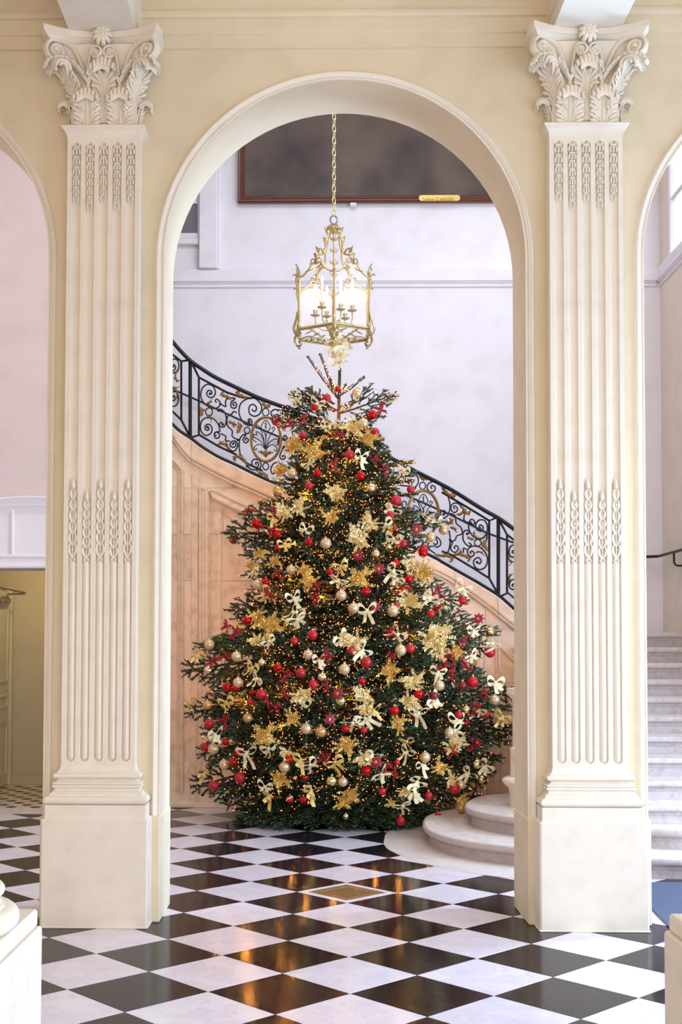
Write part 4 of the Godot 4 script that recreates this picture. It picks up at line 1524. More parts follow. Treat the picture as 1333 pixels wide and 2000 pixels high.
	for q in [
		[[470, 467], [455, 455], [465, 435], [495, 450], [490, 488], [445, 495], [418, 455], [440, 412], [500, 400], [560, 432], [622, 545], [640, 640], [622, 715], [580, 750], [547, 722], [557, 685], [588, 680], [598, 703], [578, 713]],
		[[690, 662], [675, 650], [685, 632], [712, 655], [700, 690], [665, 690], [648, 645], [680, 605], [740, 622], [780, 690], [775, 768], [832, 800]],
		[[640, 705], [690, 727], [700, 800], [745, 840], [755, 900], [705, 922], [690, 960], [650, 975]],
		[[940, 848], [922, 835], [935, 815], [960, 840], [945, 876], [900, 862], [888, 812], [920, 770], [975, 775], [1002, 840], [985, 910], [940, 950], [880, 940], [830, 880], [820, 800], [850, 760], [880, 790], [862, 815], [842, 797]],
		[[820, 988], [845, 1005], [825, 1022], [785, 992], [763, 940], [775, 880], [810, 868], [825, 890], [806, 902]],
		[[690, 1047], [680, 1032], [700, 1015], [720, 1040], [700, 1077], [660, 1070], [646, 1030], [665, 985], [640, 960]],
		[[845, 1092], [833, 1078], [858, 1068], [872, 1100], [842, 1122], [810, 1090], [815, 1048], [860, 1020], [930, 1032], [985, 1090], [1002, 1160], [980, 1222], [930, 1246], [880, 1220], [868, 1162], [910, 1130], [940, 1160], [925, 1190], [902, 1176]],
		[[478, 992], [500, 1005], [520, 985], [500, 928], [542, 960], [548, 1010], [500, 1035]],
		[[630, 870], [642, 960], [630, 1050], [610, 1092]],
		[[770, 1085], [770, 1040], [800, 1055]],
		[[80, 372], [60, 360], [75, 340], [100, 360], [90, 402], [50, 392], [35, 350], [60, 310]],
		[[250, 420], [225, 400], [235, 375], [270, 385], [265, 430], [215, 440], [140, 420], [170, 330], [250, 290], [310, 320], [335, 400], [300, 460]],
		[[200, 712], [185, 700], [200, 685], [220, 710], [195, 740], [165, 700], [190, 650], [230, 655]],
		[[500, 1095], [440, 1050], [425, 1010], [440, 990]],
		[[1250, 1090], [1240, 1075], [1258, 1062], [1272, 1095], [1245, 1130], [1210, 1095], [1220, 1030], [1265, 1010], [1300, 1050]],
		[[1250, 1410], [1238, 1400], [1255, 1385], [1270, 1412], [1245, 1440], [1212, 1410], [1225, 1355], [1265, 1345], [1300, 1390]]]:
		curl(bl, "scroll", q, ox, oy, k, t, iron)
	for q in [[375, 438, 29, 34], [195, 617, 25, 30], [908, 988, 32, 32]]:
		curl(bl, "ring", oval(q[0], q[1], q[2], q[3], 12), ox, oy, k, 0.007, iron, true)
	curl(bl, "gilt_oval", oval(381, 705, 148, 220, 24), ox, oy, k, 0.016, M.gilt, true)
	palmette(bl, 382, 790, 1.0, ox, oy, k)
	for q in [[[[555, 440], [590, 490], [640, 530], [680, 540], [690, 510], [665, 505]], 0.032], [[[725, 620], [770, 660], [790, 700], [825, 705], [830, 685]], 0.03], [[[700, 715], [750, 710], [765, 670]], 0.024], [[[595, 800], [640, 800], [660, 770], [640, 755]], 0.03], [[[635, 840], [680, 850], [700, 885]], 0.024], [[[870, 870], [875, 920], [910, 945], [950, 940]], 0.018], [[[800, 930], [840, 950], [870, 960]], 0.022], [[[1000, 960], [960, 1000], [990, 1040], [1000, 1060]], 0.034], [[[880, 1085], [930, 1075], [975, 1110]], 0.018], [[[660, 1105], [730, 1100], [800, 1120], [830, 1145], [815, 1165]], 0.03], [[[490, 1105], [560, 1112], [620, 1110], [665, 1150], [640, 1170]], 0.032], [[[700, 1098], [740, 1085], [740, 1050]], 0.022], [[[345, 330], [370, 370], [410, 370], [445, 385]], 0.028], [[[1200, 1100], [1215, 1160], [1240, 1170], [1215, 1205]], 0.02], [[[1205, 1390], [1215, 1310], [1240, 1290]], 0.02]]:
		gilt_leaf(bl, q[0], ox, oy, k, q[1])
	# rail of the far side of the flight, fixed to the back wall
	var far := thing("far_handrail", "thin dark handrail sloping along the wall behind the balustrade", "handrail")
	var b := Bag.new()
	var path := PackedVector3Array()
	for q in [[300, 735], [346, 764], [389, 783], [480, 825], [545, 853], [788, 965], [880, 1005], [952, 1041], [1004, 1060]]:
		path.append(at_z(q[0], q[1], BACK + 0.08))
	b.tube(path, 0.012, 8)
	obj("rail", b, iron, far)
	for i in [1, 4, 7]:
		b = Bag.new()
		b.tube(PackedVector3Array([path[i], path[i] - Vector3(0, 0.07, 0.02), path[i] - Vector3(0, 0.07, 0.08)]), 0.01, 6)
		obj("bracket", b, iron, far)

func palmette(parent: Node, cx: float, cy: float, s: float, ox: float, oy: float, k: float) -> void:
	# fan of thin stems ending in lobed leaf outlines, springing from a gilt calyx
	for q in [
		[[0, 0], [-2, -120], [-22, -165], [-45, -205], [-30, -240], [-18, -262], [0, -272]],
		[[0, 0], [2, -120], [22, -165], [45, -205], [30, -240], [18, -262], [0, -272]],
		[[-5, 0], [-30, -100], [-62, -150], [-95, -160], [-85, -130], [-120, -135], [-112, -100]],
		[[5, 0], [30, -100], [60, -150], [88, -190], [70, -205], [60, -180]],
		[[-5, 0], [-40, -60], [-90, -95], [-128, -110], [-118, -80], [-90, -60]],
		[[5, 0], [40, -60], [85, -90], [122, -85], [112, -60], [128, -45], [100, -30]],
		[[-4, 10], [-45, -35], [-85, -35], [-112, -5], [-95, 15], [-85, -2]],
		[[4, 10], [45, -30], [85, -28], [108, 10], [90, 25], [80, 8]],
		[[-4, 0], [-25, -110], [-55, -200], [-85, -225], [-95, -200], [-78, -195]],
		[[0, 10], [0, -60], [0, -100]]]:
		var pts := []
		for p in q:
			pts.append([cx + p[0] * s, cy + p[1] * s])
		curl(parent, "palmette_stem", pts, ox, oy, k, 0.0055, M.iron)
	gilt_leaf(parent, [[cx, cy + 85], [cx - 15, cy + 50], [cx - 40, cy + 35], [cx - 68, cy + 30]], ox, oy, k, 0.026)
	gilt_leaf(parent, [[cx, cy + 85], [cx + 15, cy + 50], [cx + 40, cy + 40], [cx + 66, cy + 38]], ox, oy, k, 0.026)
	gilt_leaf(parent, [[cx, cy + 88], [cx, cy + 55], [cx, cy + 15]], ox, oy, k, 0.03)
	gilt_leaf(parent, [[cx, cy - 185], [cx, cy - 225], [cx, cy - 265]], ox, oy, k, 0.014)

# ------------------------------------------------------------------ lantern, painting, columns, doorway
func make_lantern() -> void:
	var c := Vector3(0.178, 0, -11.6)
	var r := 0.394
	var y0 := 4.735
	var y1 := 5.24
	var l := thing("lantern", "six-sided gilt brass lantern with glass panes and candle lamps above the tree", "lantern", c)
	var br: Material = M.brass
	var corner := func(k: float, rad: float, y: float) -> Vector3:
		var a := TAU * k / 6.0
		return Vector3(sin(a) * rad, y, cos(a) * rad)
	for k in 6:
		var b := Bag.new()
		b.tube(PackedVector3Array([corner.call(k, r, y0 - 0.01), corner.call(k, r, y1 + 0.01)]), 0.0105, 8)
		for q in [y0 + 0.03, y1 - 0.03]:
			b.ball(corner.call(k, r, q), 0.019, 8)
		obj("post", b, br, l, 50.0)
		# foot scroll under the corner and flame-like finial over it
		b = Bag.new()
		var o: Vector3 = corner.call(k, 1.0, 0.0)
		var cc: Vector3 = corner.call(k, r, y0)
		b.strap(smooth([cc + Vector3(0, 0.16, 0) + o * 0.012, cc + Vector3(0, 0.08, 0) + o * 0.03, cc + o * 0.055, cc + Vector3(0, -0.05, 0) + o * 0.04, cc + Vector3(0, -0.075, 0) + o * 0.005, cc + Vector3(0, -0.05, 0) - o * 0.02, cc + Vector3(0, -0.03, 0) + o * 0.005], 4), o.cross(Vector3.UP).normalized(), 0.018, 0.011, 6)
		b.ball(cc + Vector3(0, -0.09, 0), 0.016, 8)
		obj("foot_scroll", b, br, l, 55.0)
		b = Bag.new()
		var ct: Vector3 = corner.call(k, r, y1)
		b.strap(smooth([ct - Vector3(0, 0.12, 0) + o * 0.012, ct - Vector3(0, 0.05, 0) + o * 0.035, ct + o * 0.028, ct + Vector3(0, 0.045, 0) + o * 0.02, ct + Vector3(0, 0.085, 0) + o * 0.03], 4), o.cross(Vector3.UP).normalized(), PackedFloat32Array([0.006, 0.008, 0.01, 0.011, 0.012, 0.012, 0.013, 0.014, 0.015, 0.014, 0.013, 0.012, 0.01, 0.009, 0.007, 0.004, 0.002]), 0.006, 6)
		b.strap(smooth([ct + o * 0.02, ct + Vector3(0, 0.02, 0) + o * 0.05, ct + Vector3(0, 0.0, 0) + o * 0.065], 3), o.cross(Vector3.UP).normalized(), 0.01, 0.005, 6)
		obj("leaf_finial", b, br, l, 55.0)
		# bottom rail, its lower edge and the arched top rail
		var a0: Vector3 = corner.call(k, r, y0)
		var a1: Vector3 = corner.call(k + 1, r, y0)
		b = Bag.new()
		b.tube(PackedVector3Array([a0, a1]), 0.011, 8)
		b.tube(PackedVector3Array([a0 - Vector3(0, 0.018, 0), a1 - Vector3(0, 0.018, 0)]), 0.007, 6)
		var mid := (a0 + a1) / 2.0
		b.ball(mid, 0.017, 8, 0.8)
		obj("bottom_rail", b, br, l, 50.0)
		a0.y = y1
		a1.y = y1
		mid.y = y1
		var t := (a1 - a0)
		b = Bag.new()
		b.tube(smooth([a0, a0 + t * 0.12 + Vector3(0, 0.006, 0), a0 + t * 0.28 + Vector3(0, 0.055, 0), mid - t * 0.12 + Vector3(0, 0.105, 0), mid + Vector3(0, 0.10, 0), mid + t * 0.12 + Vector3(0, 0.105, 0), a1 - t * 0.28 + Vector3(0, 0.055, 0), a1 - t * 0.12 + Vector3(0, 0.006, 0), a1], 4), 0.0105, 8)
		var td := t.normalized()
		var outw := (mid - Vector3(0, mid.y, 0)).normalized()
		for s in [-1.0, 1.0]:
			b.tube(smooth([mid + td * s * 0.07 + Vector3(0, 0.085, 0), mid + td * s * 0.05 + Vector3(0, 0.14, 0) + outw * 0.015, mid + td * s * 0.012 + Vector3(0, 0.135, 0) + outw * 0.02, mid + td * s * 0.02 + Vector3(0, 0.095, 0) + outw * 0.02, mid + td * s * 0.04 + Vector3(0, 0.10, 0) + outw * 0.015], 3), 0.0075, 6)
			b.strap(smooth([mid + td * s * 0.03 + Vector3(0, 0.06, 0), mid + td * s * 0.06 + Vector3(0, 0.04, 0) + outw * 0.012, mid + td * s * 0.11 + Vector3(0, 0.035, 0) + outw * 0.01], 3), outw, 0.011, 0.005, 6)
		b.strap(smooth([mid + Vector3(0, 0.10, 0), mid + Vector3(0, 0.155, 0) + outw * 0.012, mid + Vector3(0, 0.19, 0) + outw * 0.035], 3), td, 0.016, 0.006, 6)
		obj("arched_rail", b, br, l, 55.0)
		# pane of glass
		b = Bag.new()
		var g := PackedVector2Array()
		var hw := t.length() / 2.0 - 0.012
		g.append_array(PackedVector2Array([Vector2(-hw, -0.24), Vector2(hw, -0.24), Vector2(hw, 0.255), Vector2(hw * 0.5, 0.30), Vector2(0, 0.345), Vector2(-hw * 0.5, 0.30), Vector2(-hw, 0.255)]))
		b.slab(g, -0.0015, 0.0015, Transform3D(Basis(td, Vector3.UP, td.cross(Vector3.UP)), Vector3(mid.x, (y0 + y1) / 2.0, mid.z)))
		obj("glass_pane", b, M.lantern_glass, l, 10.0)
		# candle arm, cup, drip pan, wax tube and glowing tip
		var ang := TAU * (k + 0.35) / 6.0
		var d := Vector3(sin(ang), 0, cos(ang))
		var tip := d * 0.185 + Vector3(0, 4.925 + (0.03 if k % 2 else 0.0), 0)
		b = Bag.new()
		b.tube(smooth([Vector3(0, 4.80, 0), d * 0.06 + Vector3(0, 4.775, 0), d * 0.13 + Vector3(0, 4.79, 0), d * 0.18 + Vector3(0, 4.85, 0), tip], 4), 0.008, 6)
		b.tube(smooth([d * 0.06 + Vector3(0, 4.78, 0), d * 0.10 + Vector3(0, 4.84, 0), d * 0.14 + Vector3(0, 4.83, 0), d * 0.13 + Vector3(0, 4.80, 0)], 3), 0.005, 6)
		obj("candle_arm", b, br, l, 55.0)
		b = Bag.new()
		b.lathe(tip, PackedVector2Array([Vector2(0.0, -0.02), Vector2(0.02, -0.012), Vector2(0.046, 0.0), Vector2(0.048, 0.006), Vector2(0.016, 0.006), Vector2(0.014, 0.02), Vector2(0.022, 0.034), Vector2(0.024, 0.052), Vector2(0.013, 0.054), Vector2(0, 0.05)]), 14)
		obj("candle_cup", b, br, l, 40.0)
		b = Bag.new()
		b.lathe(tip, PackedVector2Array([Vector2(0.0, 0.045), Vector2(0.0125, 0.045), Vector2(0.0125, 0.24), Vector2(0.009, 0.246), Vector2(0, 0.247)]), 12)
		obj("candle_tube", b, M.candle_wax, l, 40.0)
		b = Bag.new()
		b.lathe(tip, PackedVector2Array([Vector2(0.0, 0.246), Vector2(0.008, 0.25), Vector2(0.0135, 0.272), Vector2(0.009, 0.296), Vector2(0.004, 0.31), Vector2(0, 0.318)]), 12)
		obj("lamp_flame", b, M.lamp_flame, l, 60.0)
		var om := OmniLight3D.new()
		om.name = "candle_light"
		om.light_color = Color(1.0, 0.84, 0.58)
		om.light_energy = CANDLE
		om.light_size = 0.008
		om.omni_range = 25.0
		om.omni_attenuation = 2.0
		om.shadow_enabled = true
		l.add_child(om, true)
		om.position = tip + Vector3(0, 0.275, 0)
		# leafy scroll under the floor of the lantern
		b = Bag.new()
		var e: Vector3 = corner.call(k, 1.0, 0.0)
		b.tube(smooth([Vector3(0, 4.70, 0), e * 0.07 + Vector3(0, 4.665, 0), e * 0.17 + Vector3(0, 4.70, 0), e * 0.27 + Vector3(0, 4.745, 0), e * (r - 0.01) + Vector3(0, y0, 0)], 4), 0.0075, 6)
		for q in [0.10, 0.17, 0.25]:
			for s in [-1.0, 1.0]:
				var sd: Vector3 = e.cross(Vector3.UP) * s
				b.strap(smooth([e * q + Vector3(0, 4.69 + q * 0.15, 0), e * (q + 0.02) + sd * 0.03 + Vector3(0, 4.68 + q * 0.15, 0), e * (q + 0.05) + sd * 0.045 + Vector3(0, 4.66 + q * 0.15, 0)], 3), e, PackedFloat32Array([0.004, 0.008, 0.012, 0.013, 0.012, 0.008, 0.003]), 0.005, 6)
		obj("leaf_scroll", b, br, l, 55.0)
	for k in [-0.5, 0.5, 2.5, 3.5]:
		var d: Vector3 = corner.call(k, 1.0, 0.0)
		var w := d.cross(Vector3.UP).normalized()
		var b := Bag.new()
		b.tube(smooth([d * 0.335 + Vector3(0, 5.37, 0), d * 0.30 + Vector3(0, 5.43, 0), d * 0.20 + Vector3(0, 5.475, 0), d * 0.165 + Vector3(0, 5.54, 0), d * 0.17 + Vector3(0, 5.60, 0), d * 0.125 + Vector3(0, 5.67, 0), d * 0.11 + Vector3(0, 5.73, 0), d * 0.05 + Vector3(0, 5.765, 0)], 4), 0.010, 8)
		b.tube(smooth([d * 0.20 + Vector3(0, 5.475, 0), d * 0.29 + Vector3(0, 5.50, 0), d * 0.345 + Vector3(0, 5.46, 0), d * 0.335 + Vector3(0, 5.39, 0)], 4), 0.0075, 6)
		for q in [[0.20, 5.47, 0.07, 0.01], [0.165, 5.56, 0.05, 0.05], [0.125, 5.68, 0.06, 0.03], [0.30, 5.44, 0.06, 0.03]]:
			for s in [-1.0, 0.6]:
				var o: Vector3 = d * q[0] + Vector3(0, q[1], 0)
				b.strap(smooth([o, o + d * q[2] * 0.5 * -s + Vector3(0, q[3] + 0.02, 0), o + d * q[2] * -s + Vector3(0, q[3] + 0.035, 0)], 3), w, PackedFloat32Array([0.003, 0.008, 0.012, 0.012, 0.010, 0.006, 0.002]), 0.005, 6)
		obj("crown_scroll", b, br, l, 55.0)
	var b := Bag.new()
	b.tube(PackedVector3Array([Vector3(0, 4.66, 0), Vector3(0, 5.77, 0)]), 0.008, 8)
	for q in [5.30, 5.42, 5.54, 5.66]:
		for k in 4:
			var d: Vector3 = corner.call(k * 1.5 + 0.4, 1.0, 0.0)
			b.strap(smooth([Vector3(0, q, 0), d * 0.03 + Vector3(0, q + 0.015, 0), d * 0.045 + Vector3(0, q + 0.05, 0)], 3), d.cross(Vector3.UP).normalized(), PackedFloat32Array([0.004, 0.008, 0.011, 0.011, 0.009, 0.006, 0.002]), 0.004, 6)
	b.lathe(Vector3.ZERO, PackedVector2Array([Vector2(0, 4.60), Vector2(0.02, 4.62), Vector2(0.035, 4.66), Vector2(0.03, 4.70), Vector2(0.045, 4.73), Vector2(0.05, 4.77), Vector2(0.03, 4.80), Vector2(0.015, 4.84), Vector2(0, 4.85)]), 16)
	obj("centre_stem", b, br, l, 50.0)
	b = Bag.new()
	b.lathe(Vector3.ZERO, PackedVector2Array([Vector2(0, 5.74), Vector2(0.05, 5.745), Vector2(0.06, 5.76), Vector2(0.076, 5.775), Vector2(0.078, 5.79), Vector2(0.06, 5.806), Vector2(0.045, 5.818), Vector2(0.02, 5.828), Vector2(0, 5.83)]), 24)
	obj("crown_disc", b, br, l, 40.0)
	b = Bag.new()
	b.ring(Vector3(0, 5.873, 0), 0.037, 0.0085, Basis(Vector3.UP, 0.3), 1.15)
	obj("ring", b, M.steel, l, 60.0)
	# chain of separate links up to the ceiling
	var ch := thing("lantern_chain", "pale gilt chain of oval links holding the lantern", "chain", c)
	var lk := Bag.new()
	lk.ring(Vector3.ZERO, 0.0165, 0.0055, Basis(), 2.35, 14)
	var lm := lk.mesh(60.0)
	for i in 62:
		var o := MeshInstance3D.new()
		o.name = "link"
		o.mesh = lm
		o.material_override = M.chain_brass
		ch.add_child(o, true)
		o.transform = Transform3D(Basis(Vector3.UP, 0.5 + (PI / 2 if i % 2 else 0.0)), Vector3(0, 5.945 + i * 0.0605, 0))

func make_painting() -> void:
	var p := thing("painting", "large dark brown canvas in a narrow reddish wooden frame high on the wall", "painting")
	var x0 := -0.945
	var x1 := 2.75
	var y0 := 7.025
	var y1 := 9.3
	var z := BACK + 0.02
	var m := Bag.new()
	m.span(Vector3(x0 + 0.06, y0 + 0.06, z), Vector3(x1 - 0.06, y1 - 0.06, z + 0.02))
	obj("canvas", m, M.painting, p)
	var prof := [[0.0, 0.0], [0.0, 0.055], [0.012, 0.07], [0.026, 0.07], [0.036, 0.052], [0.05, 0.046], [0.056, 0.05], [0.066, 0.05], [0.072, 0.036], [0.08, 0.03], [0.08, 0.015]]
	for s in 4:
		m = Bag.new()
		var a: Vector2 = [Vector2(x0, y0), Vector2(x1, y0), Vector2(x1, y1), Vector2(x0, y1)][s]
		var b: Vector2 = [Vector2(x1, y0), Vector2(x1, y1), Vector2(x0, y1), Vector2(x0, y0)][s]
		var t := (b - a).normalized()
		var n := Vector2(-t.y, t.x)
		var rows := []
		for q in prof:
			var pa: Vector2 = a + (n + t) * q[0]
			var pb: Vector2 = b + (n - t) * q[0]
			rows.append(PackedVector3Array([Vector3(pa.x, pa.y, z + q[1]), Vector3(pb.x, pb.y, z + q[1])]))
		m.grid(rows)
		obj("frame", m, M.wood_frame, p, 35.0)
	# name plate on the lower rail
	var at := at_z(859, 386.5, z + 0.08)
	var pl := Bag.new()
	var w := 0.247
	var h := 0.034
	pl.slab(PackedVector2Array([Vector2(-w + 0.02, -h), Vector2(w - 0.02, -h), Vector2(w, -h * 0.4), Vector2(w, h * 0.4), Vector2(w - 0.02, h), Vector2(-w + 0.02, h), Vector2(-w, h * 0.4), Vector2(-w, -h * 0.4)]), -0.01, 0.004, Transform3D(Basis(), Vector3(at.x, at.y, z + 0.078)))
	var plate := obj("name_plate", pl, M.plaque, p)
	var font := SystemFont.new()
	font.font_names = PackedStringArray(["Droid Serif"])
	var x := at.x - 0.205
	for q in [["Eugène", 26, 0.148], ["C", 36, 0.0], ["ARRIÈRE", 27, 0.0]]:
		var tm := TextMesh.new()
		tm.text = q[0]
		tm.font = font
		tm.font_size = 64
		tm.pixel_size = 0.0016 * q[1] / 64.0
		tm.depth = 0.0015
		tm.horizontal_alignment = HORIZONTAL_ALIGNMENT_LEFT
		var o := MeshInstance3D.new()
		o.name = "lettering"
		o.mesh = tm
		o.material_override = M.ink
		plate.add_child(o, true)
		var box := tm.get_aabb()
		o.position = Vector3(x - box.position.x, at.y - 0.018, z + 0.0835)
		x += box.size.x + (0.022 if q[0] == "Eugène" else 0.004)
	m = Bag.new()
	var cl := at_z(690, 400, BACK + 0.05)
	m.box(Vector3(cl.x, cl.y, BACK + 0.05), Vector3(0.075, 0.04, 0.06), 0.008)
	obj("clip", m, M.back_plaster, p)

func make_column(cx: float, z0: float, label: String) -> void:
	var c := Node3D.new()
	c.name = "column"
	c.set_meta("kind", "structure")
	tag(c, label, "column", "stone columns of the front hall")
	add_child(c, true)
	var m := Bag.new()
	m.span(Vector3(cx - 0.357, 0, z0), Vector3(cx + 0.357, 0.632, z0 + 0.714), 0.008)
	obj("plinth", m, M.plaster_carved, c)
	m = Bag.new()
	m.span(Vector3(cx - 0.343, 0.632, z0 + 0.012), Vector3(cx + 0.343, 0.693, z0 + 0.702), 0.008)
	obj("plinth_slab", m, M.plaster_carved, c)
	m = Bag.new()
	var prof := PackedVector2Array([Vector2(0.0, 0.69)])
	prof.append_array(arc(0.318, 0.728, 0.036, -90, 90, 10))
	prof.append_array(PackedVector2Array([Vector2(0.305, 0.764), Vector2(0.305, 0.772)]))
	prof.append_array(arc(0.305, 0.795, 0.022, -90, -180, 6))
	prof.append_array(arc(0.288, 0.817, 0.018, -90, 90, 8))
	prof.append_array(arc(0.275, 0.85, 0.014, -90, -180, 4))
	prof.append_array(arc(0.268, 0.873, 0.02, -90, 90, 8))
	prof.append_array(PackedVector2Array([Vector2(0.248, 0.895), Vector2(0.24, 0.92), Vector2(0.235, 4.7), Vector2(0.25, 4.72), Vector2(0.25, 4.76), Vector2(0.24, 4.78), Vector2(0.26, 5.1), Vector2(0.33, 5.22), Vector2(0.33, 5.295), Vector2(0, 5.295)]))
	m.lathe(Vector3(cx, 0, z0 + 0.357), prof, 40)
	obj("base_and_shaft", m, M.plaster_carved, c, 30.0)

func make_doorway() -> void:
	var d := Node3D.new()
	d.name = "door_1"
	d.set_meta("kind", "structure")
	tag(d, "cream panelled door standing open in the corridor", "door")
	add_child(d, true)
	var m := Bag.new()
	m.span(Vector3(-3.70, 0.01, -14.1), Vector3(-3.655, 2.30, -12.75), 0.004)
	obj("leaf", m, M.door_paint, d)
	for q in [[0.14, 0.78], [0.92, 1.08], [1.22, 2.16]]:
		m = Bag.new()
		for e in [[q[0], q[0] + 0.03], [q[1] - 0.03, q[1]]]:
			m.span(Vector3(-3.655, e[0], -14.0), Vector3(-3.635, e[1], -12.85), 0.006)
		for e in [-14.0, -12.88]:
			m.span(Vector3(-3.655, q[0], e), Vector3(-3.635, q[1], e + 0.03), 0.006)
		obj("panel_moulding", m, M.door_paint, d)
	m = Bag.new()
	m.span(Vector3(-3.71, 0, -14.14), Vector3(-3.62, 2.36, -14.1), 0.008)
	obj("casing", m, M.door_paint, d)
	m = Bag.new()
	m.box(Vector3(-3.60, 2.18, -13.7), Vector3(0.07, 0.075, 0.24), 0.015)
	m.box(Vector3(-3.58, 2.225, -13.7), Vector3(0.03, 0.03, 0.03), 0.005)
	m.tube(PackedVector3Array([Vector3(-3.58, 2.25, -13.7), Vector3(-3.38, 2.26, -13.75)]), 0.012, 6)
	m.tube(PackedVector3Array([Vector3(-3.38, 2.27, -13.75), Vector3(-3.66, 2.33, -13.55)]), 0.012, 6)
	obj("door_closer", m, M.steel, d, 40.0)
	var lamp := thing("ceiling_lamp", "round white glass ceiling lamp lighting the corridor beyond the doorway", "lamp", Vector3(-3.0, 2.66, -13.1))
	m = Bag.new()
	m.lathe(Vector3.ZERO, PackedVector2Array([Vector2(0, -0.09), Vector2(0.06, -0.08), Vector2(0.1, -0.05), Vector2(0.12, 0.0), Vector2(0.12, 0.03), Vector2(0, 0.03)]), 20)
	obj("glass_shade", m, M.lamp_shade, lamp, 50.0)
	m = Bag.new()
	m.lathe(Vector3(0, 0.03, 0), PackedVector2Array([Vector2(0, 0), Vector2(0.13, 0), Vector2(0.13, 0.06), Vector2(0, 0.06)]), 20)
	obj("base", m, M.brass, lamp)
	var om := OmniLight3D.new()
	om.name = "corridor_light"
	om.light_color = Color(1.0, 0.87, 0.6)
	om.light_energy = CORRIDOR
	om.light_size = 0.05
	om.omni_range = 20.0
	om.omni_attenuation = 2.0
	om.shadow_enabled = true
	lamp.add_child(om)
	om.position = Vector3(0, -0.02, 0)

func make_pendant() -> void:
	var p := thing("pendant_lamp", "warm globe pendant lamp hanging in the hall behind the doorway arch", "lamp", Vector3(-4.0, 4.75, -9.3))
	var m := Bag.new()
	m.ball(Vector3.ZERO, 0.16, 20)
	obj("glass_shade", m, M.lamp_shade, p, 60.0)
	m = Bag.new()
	m.lathe(Vector3(0, 0.13, 0), PackedVector2Array([Vector2(0, 0), Vector2(0.09, 0.01), Vector2(0.07, 0.05), Vector2(0.02, 0.08), Vector2(0, 0.08)]), 16)
	m.tube(PackedVector3Array([Vector3(0, 0.2, 0), Vector3(0, 4.84, 0)]), 0.008, 6)
	obj("rod", m, M.brass, p, 50.0)
	var om := OmniLight3D.new()
	om.name = "pendant_light"
	om.light_color = Color(1.0, 0.74, 0.42)
	om.light_energy = 1.8
	om.light_size = 0.1
	om.omni_range = 20.0
	om.omni_attenuation = 2.0
	om.shadow_enabled = true
	p.add_child(om)

# ------------------------------------------------------------------ the tree
const TREE := Vector3(0.22, 0, -11.3)
const DEEP := 0.78
var half_l := PackedVector2Array()
var half_r := PackedVector2Array()

func tree_shape() -> void:
	# half breadths read off the tree's outline: (row, towards the panelled wall, towards the stair foot)
	for q in [[1625, 150, 175], [1600, 190, 235], [1560, 225, 275], [1515, 280, 290], [1465, 275, 320], [1410, 265, 335], [1380, 290, 325], [1345, 285, 335], [1283, 292, 300], [1240, 275, 300], [1190, 215, 230], [1160, 195, 225], [1110, 188, 178], [1080, 190, 178], [1030, 205, 195], [1000, 185, 180], [960, 135, 165], [900, 120, 138], [850, 112, 95], [800, 100, 90], [760, 75, 78], [720, 45, 40], [690, 20, 15], [660, 5, 5]]:
		var h := maxf(0.0, at_z(660, q[0], TREE.z).y)
		half_l.append(Vector2(h, q[1] * 11.3 / FOCAL))
		half_r.append(Vector2(h, q[2] * 11.3 / FOCAL))

func reach(h: float, phi: float) -> float:
	# distance from trunk to outline at a height, phi 0 towards +x, PI/2 towards the camera
	var c := cos(phi)
	var s := sin(phi)
	var a := look(half_r if c > 0 else half_l, h)
	var avg := (look(half_r, h) + look(half_l, h)) / 2.0
	var b := avg * DEEP if s > 0 else minf(avg * DEEP, 0.72)
	return 1.0 / sqrt(c * c / (a * a) + s * s / (b * b))

func needle_run(v: PackedVector3Array, n: PackedVector3Array, col: PackedColorArray, a: Vector3, b: Vector3, per_m: float, len_n: float, tint: Color, core := 0.0) -> void:
	var t := (b - a).normalized()
	var s := t.cross(Vector3.UP)
	if s.length() < 0.1:
		s = t.cross(Vector3.RIGHT)
	s = s.normalized()
	var u := s.cross(t)
	var count := int((b - a).length() * per_m) + 1
	for i in count:
		var p := a.lerp(b, (i + rng.randf()) / count)
		var g := rng.randf_range(-0.6, PI + 0.6)
		var r := s * cos(g) + u * sin(g) * 0.8
		p += r * core
		var d := (r + t * rng.randf_range(0.75, 1.3)).normalized()
		var l := len_n * rng.randf_range(0.75, 1.1)
		var w := d.cross(u if absf(sin(g)) < 0.8 else s).normalized() * 0.0029
		var e := p + d * l
		var m := p + d * l * 0.55
		var nor := w.cross(d).normalized()
		if nor.dot(r) < 0:
			nor = -nor
		var q := [p - w * 0.5, m + w, m - w, m - w, m + w, e]
		var c := tint * rng.randf_range(0.7, 1.25)
		for k in 6:
			v.append(q[k])
			n.append(nor)
			col.append(c)

var bough_meshes := []
var bough_points := []

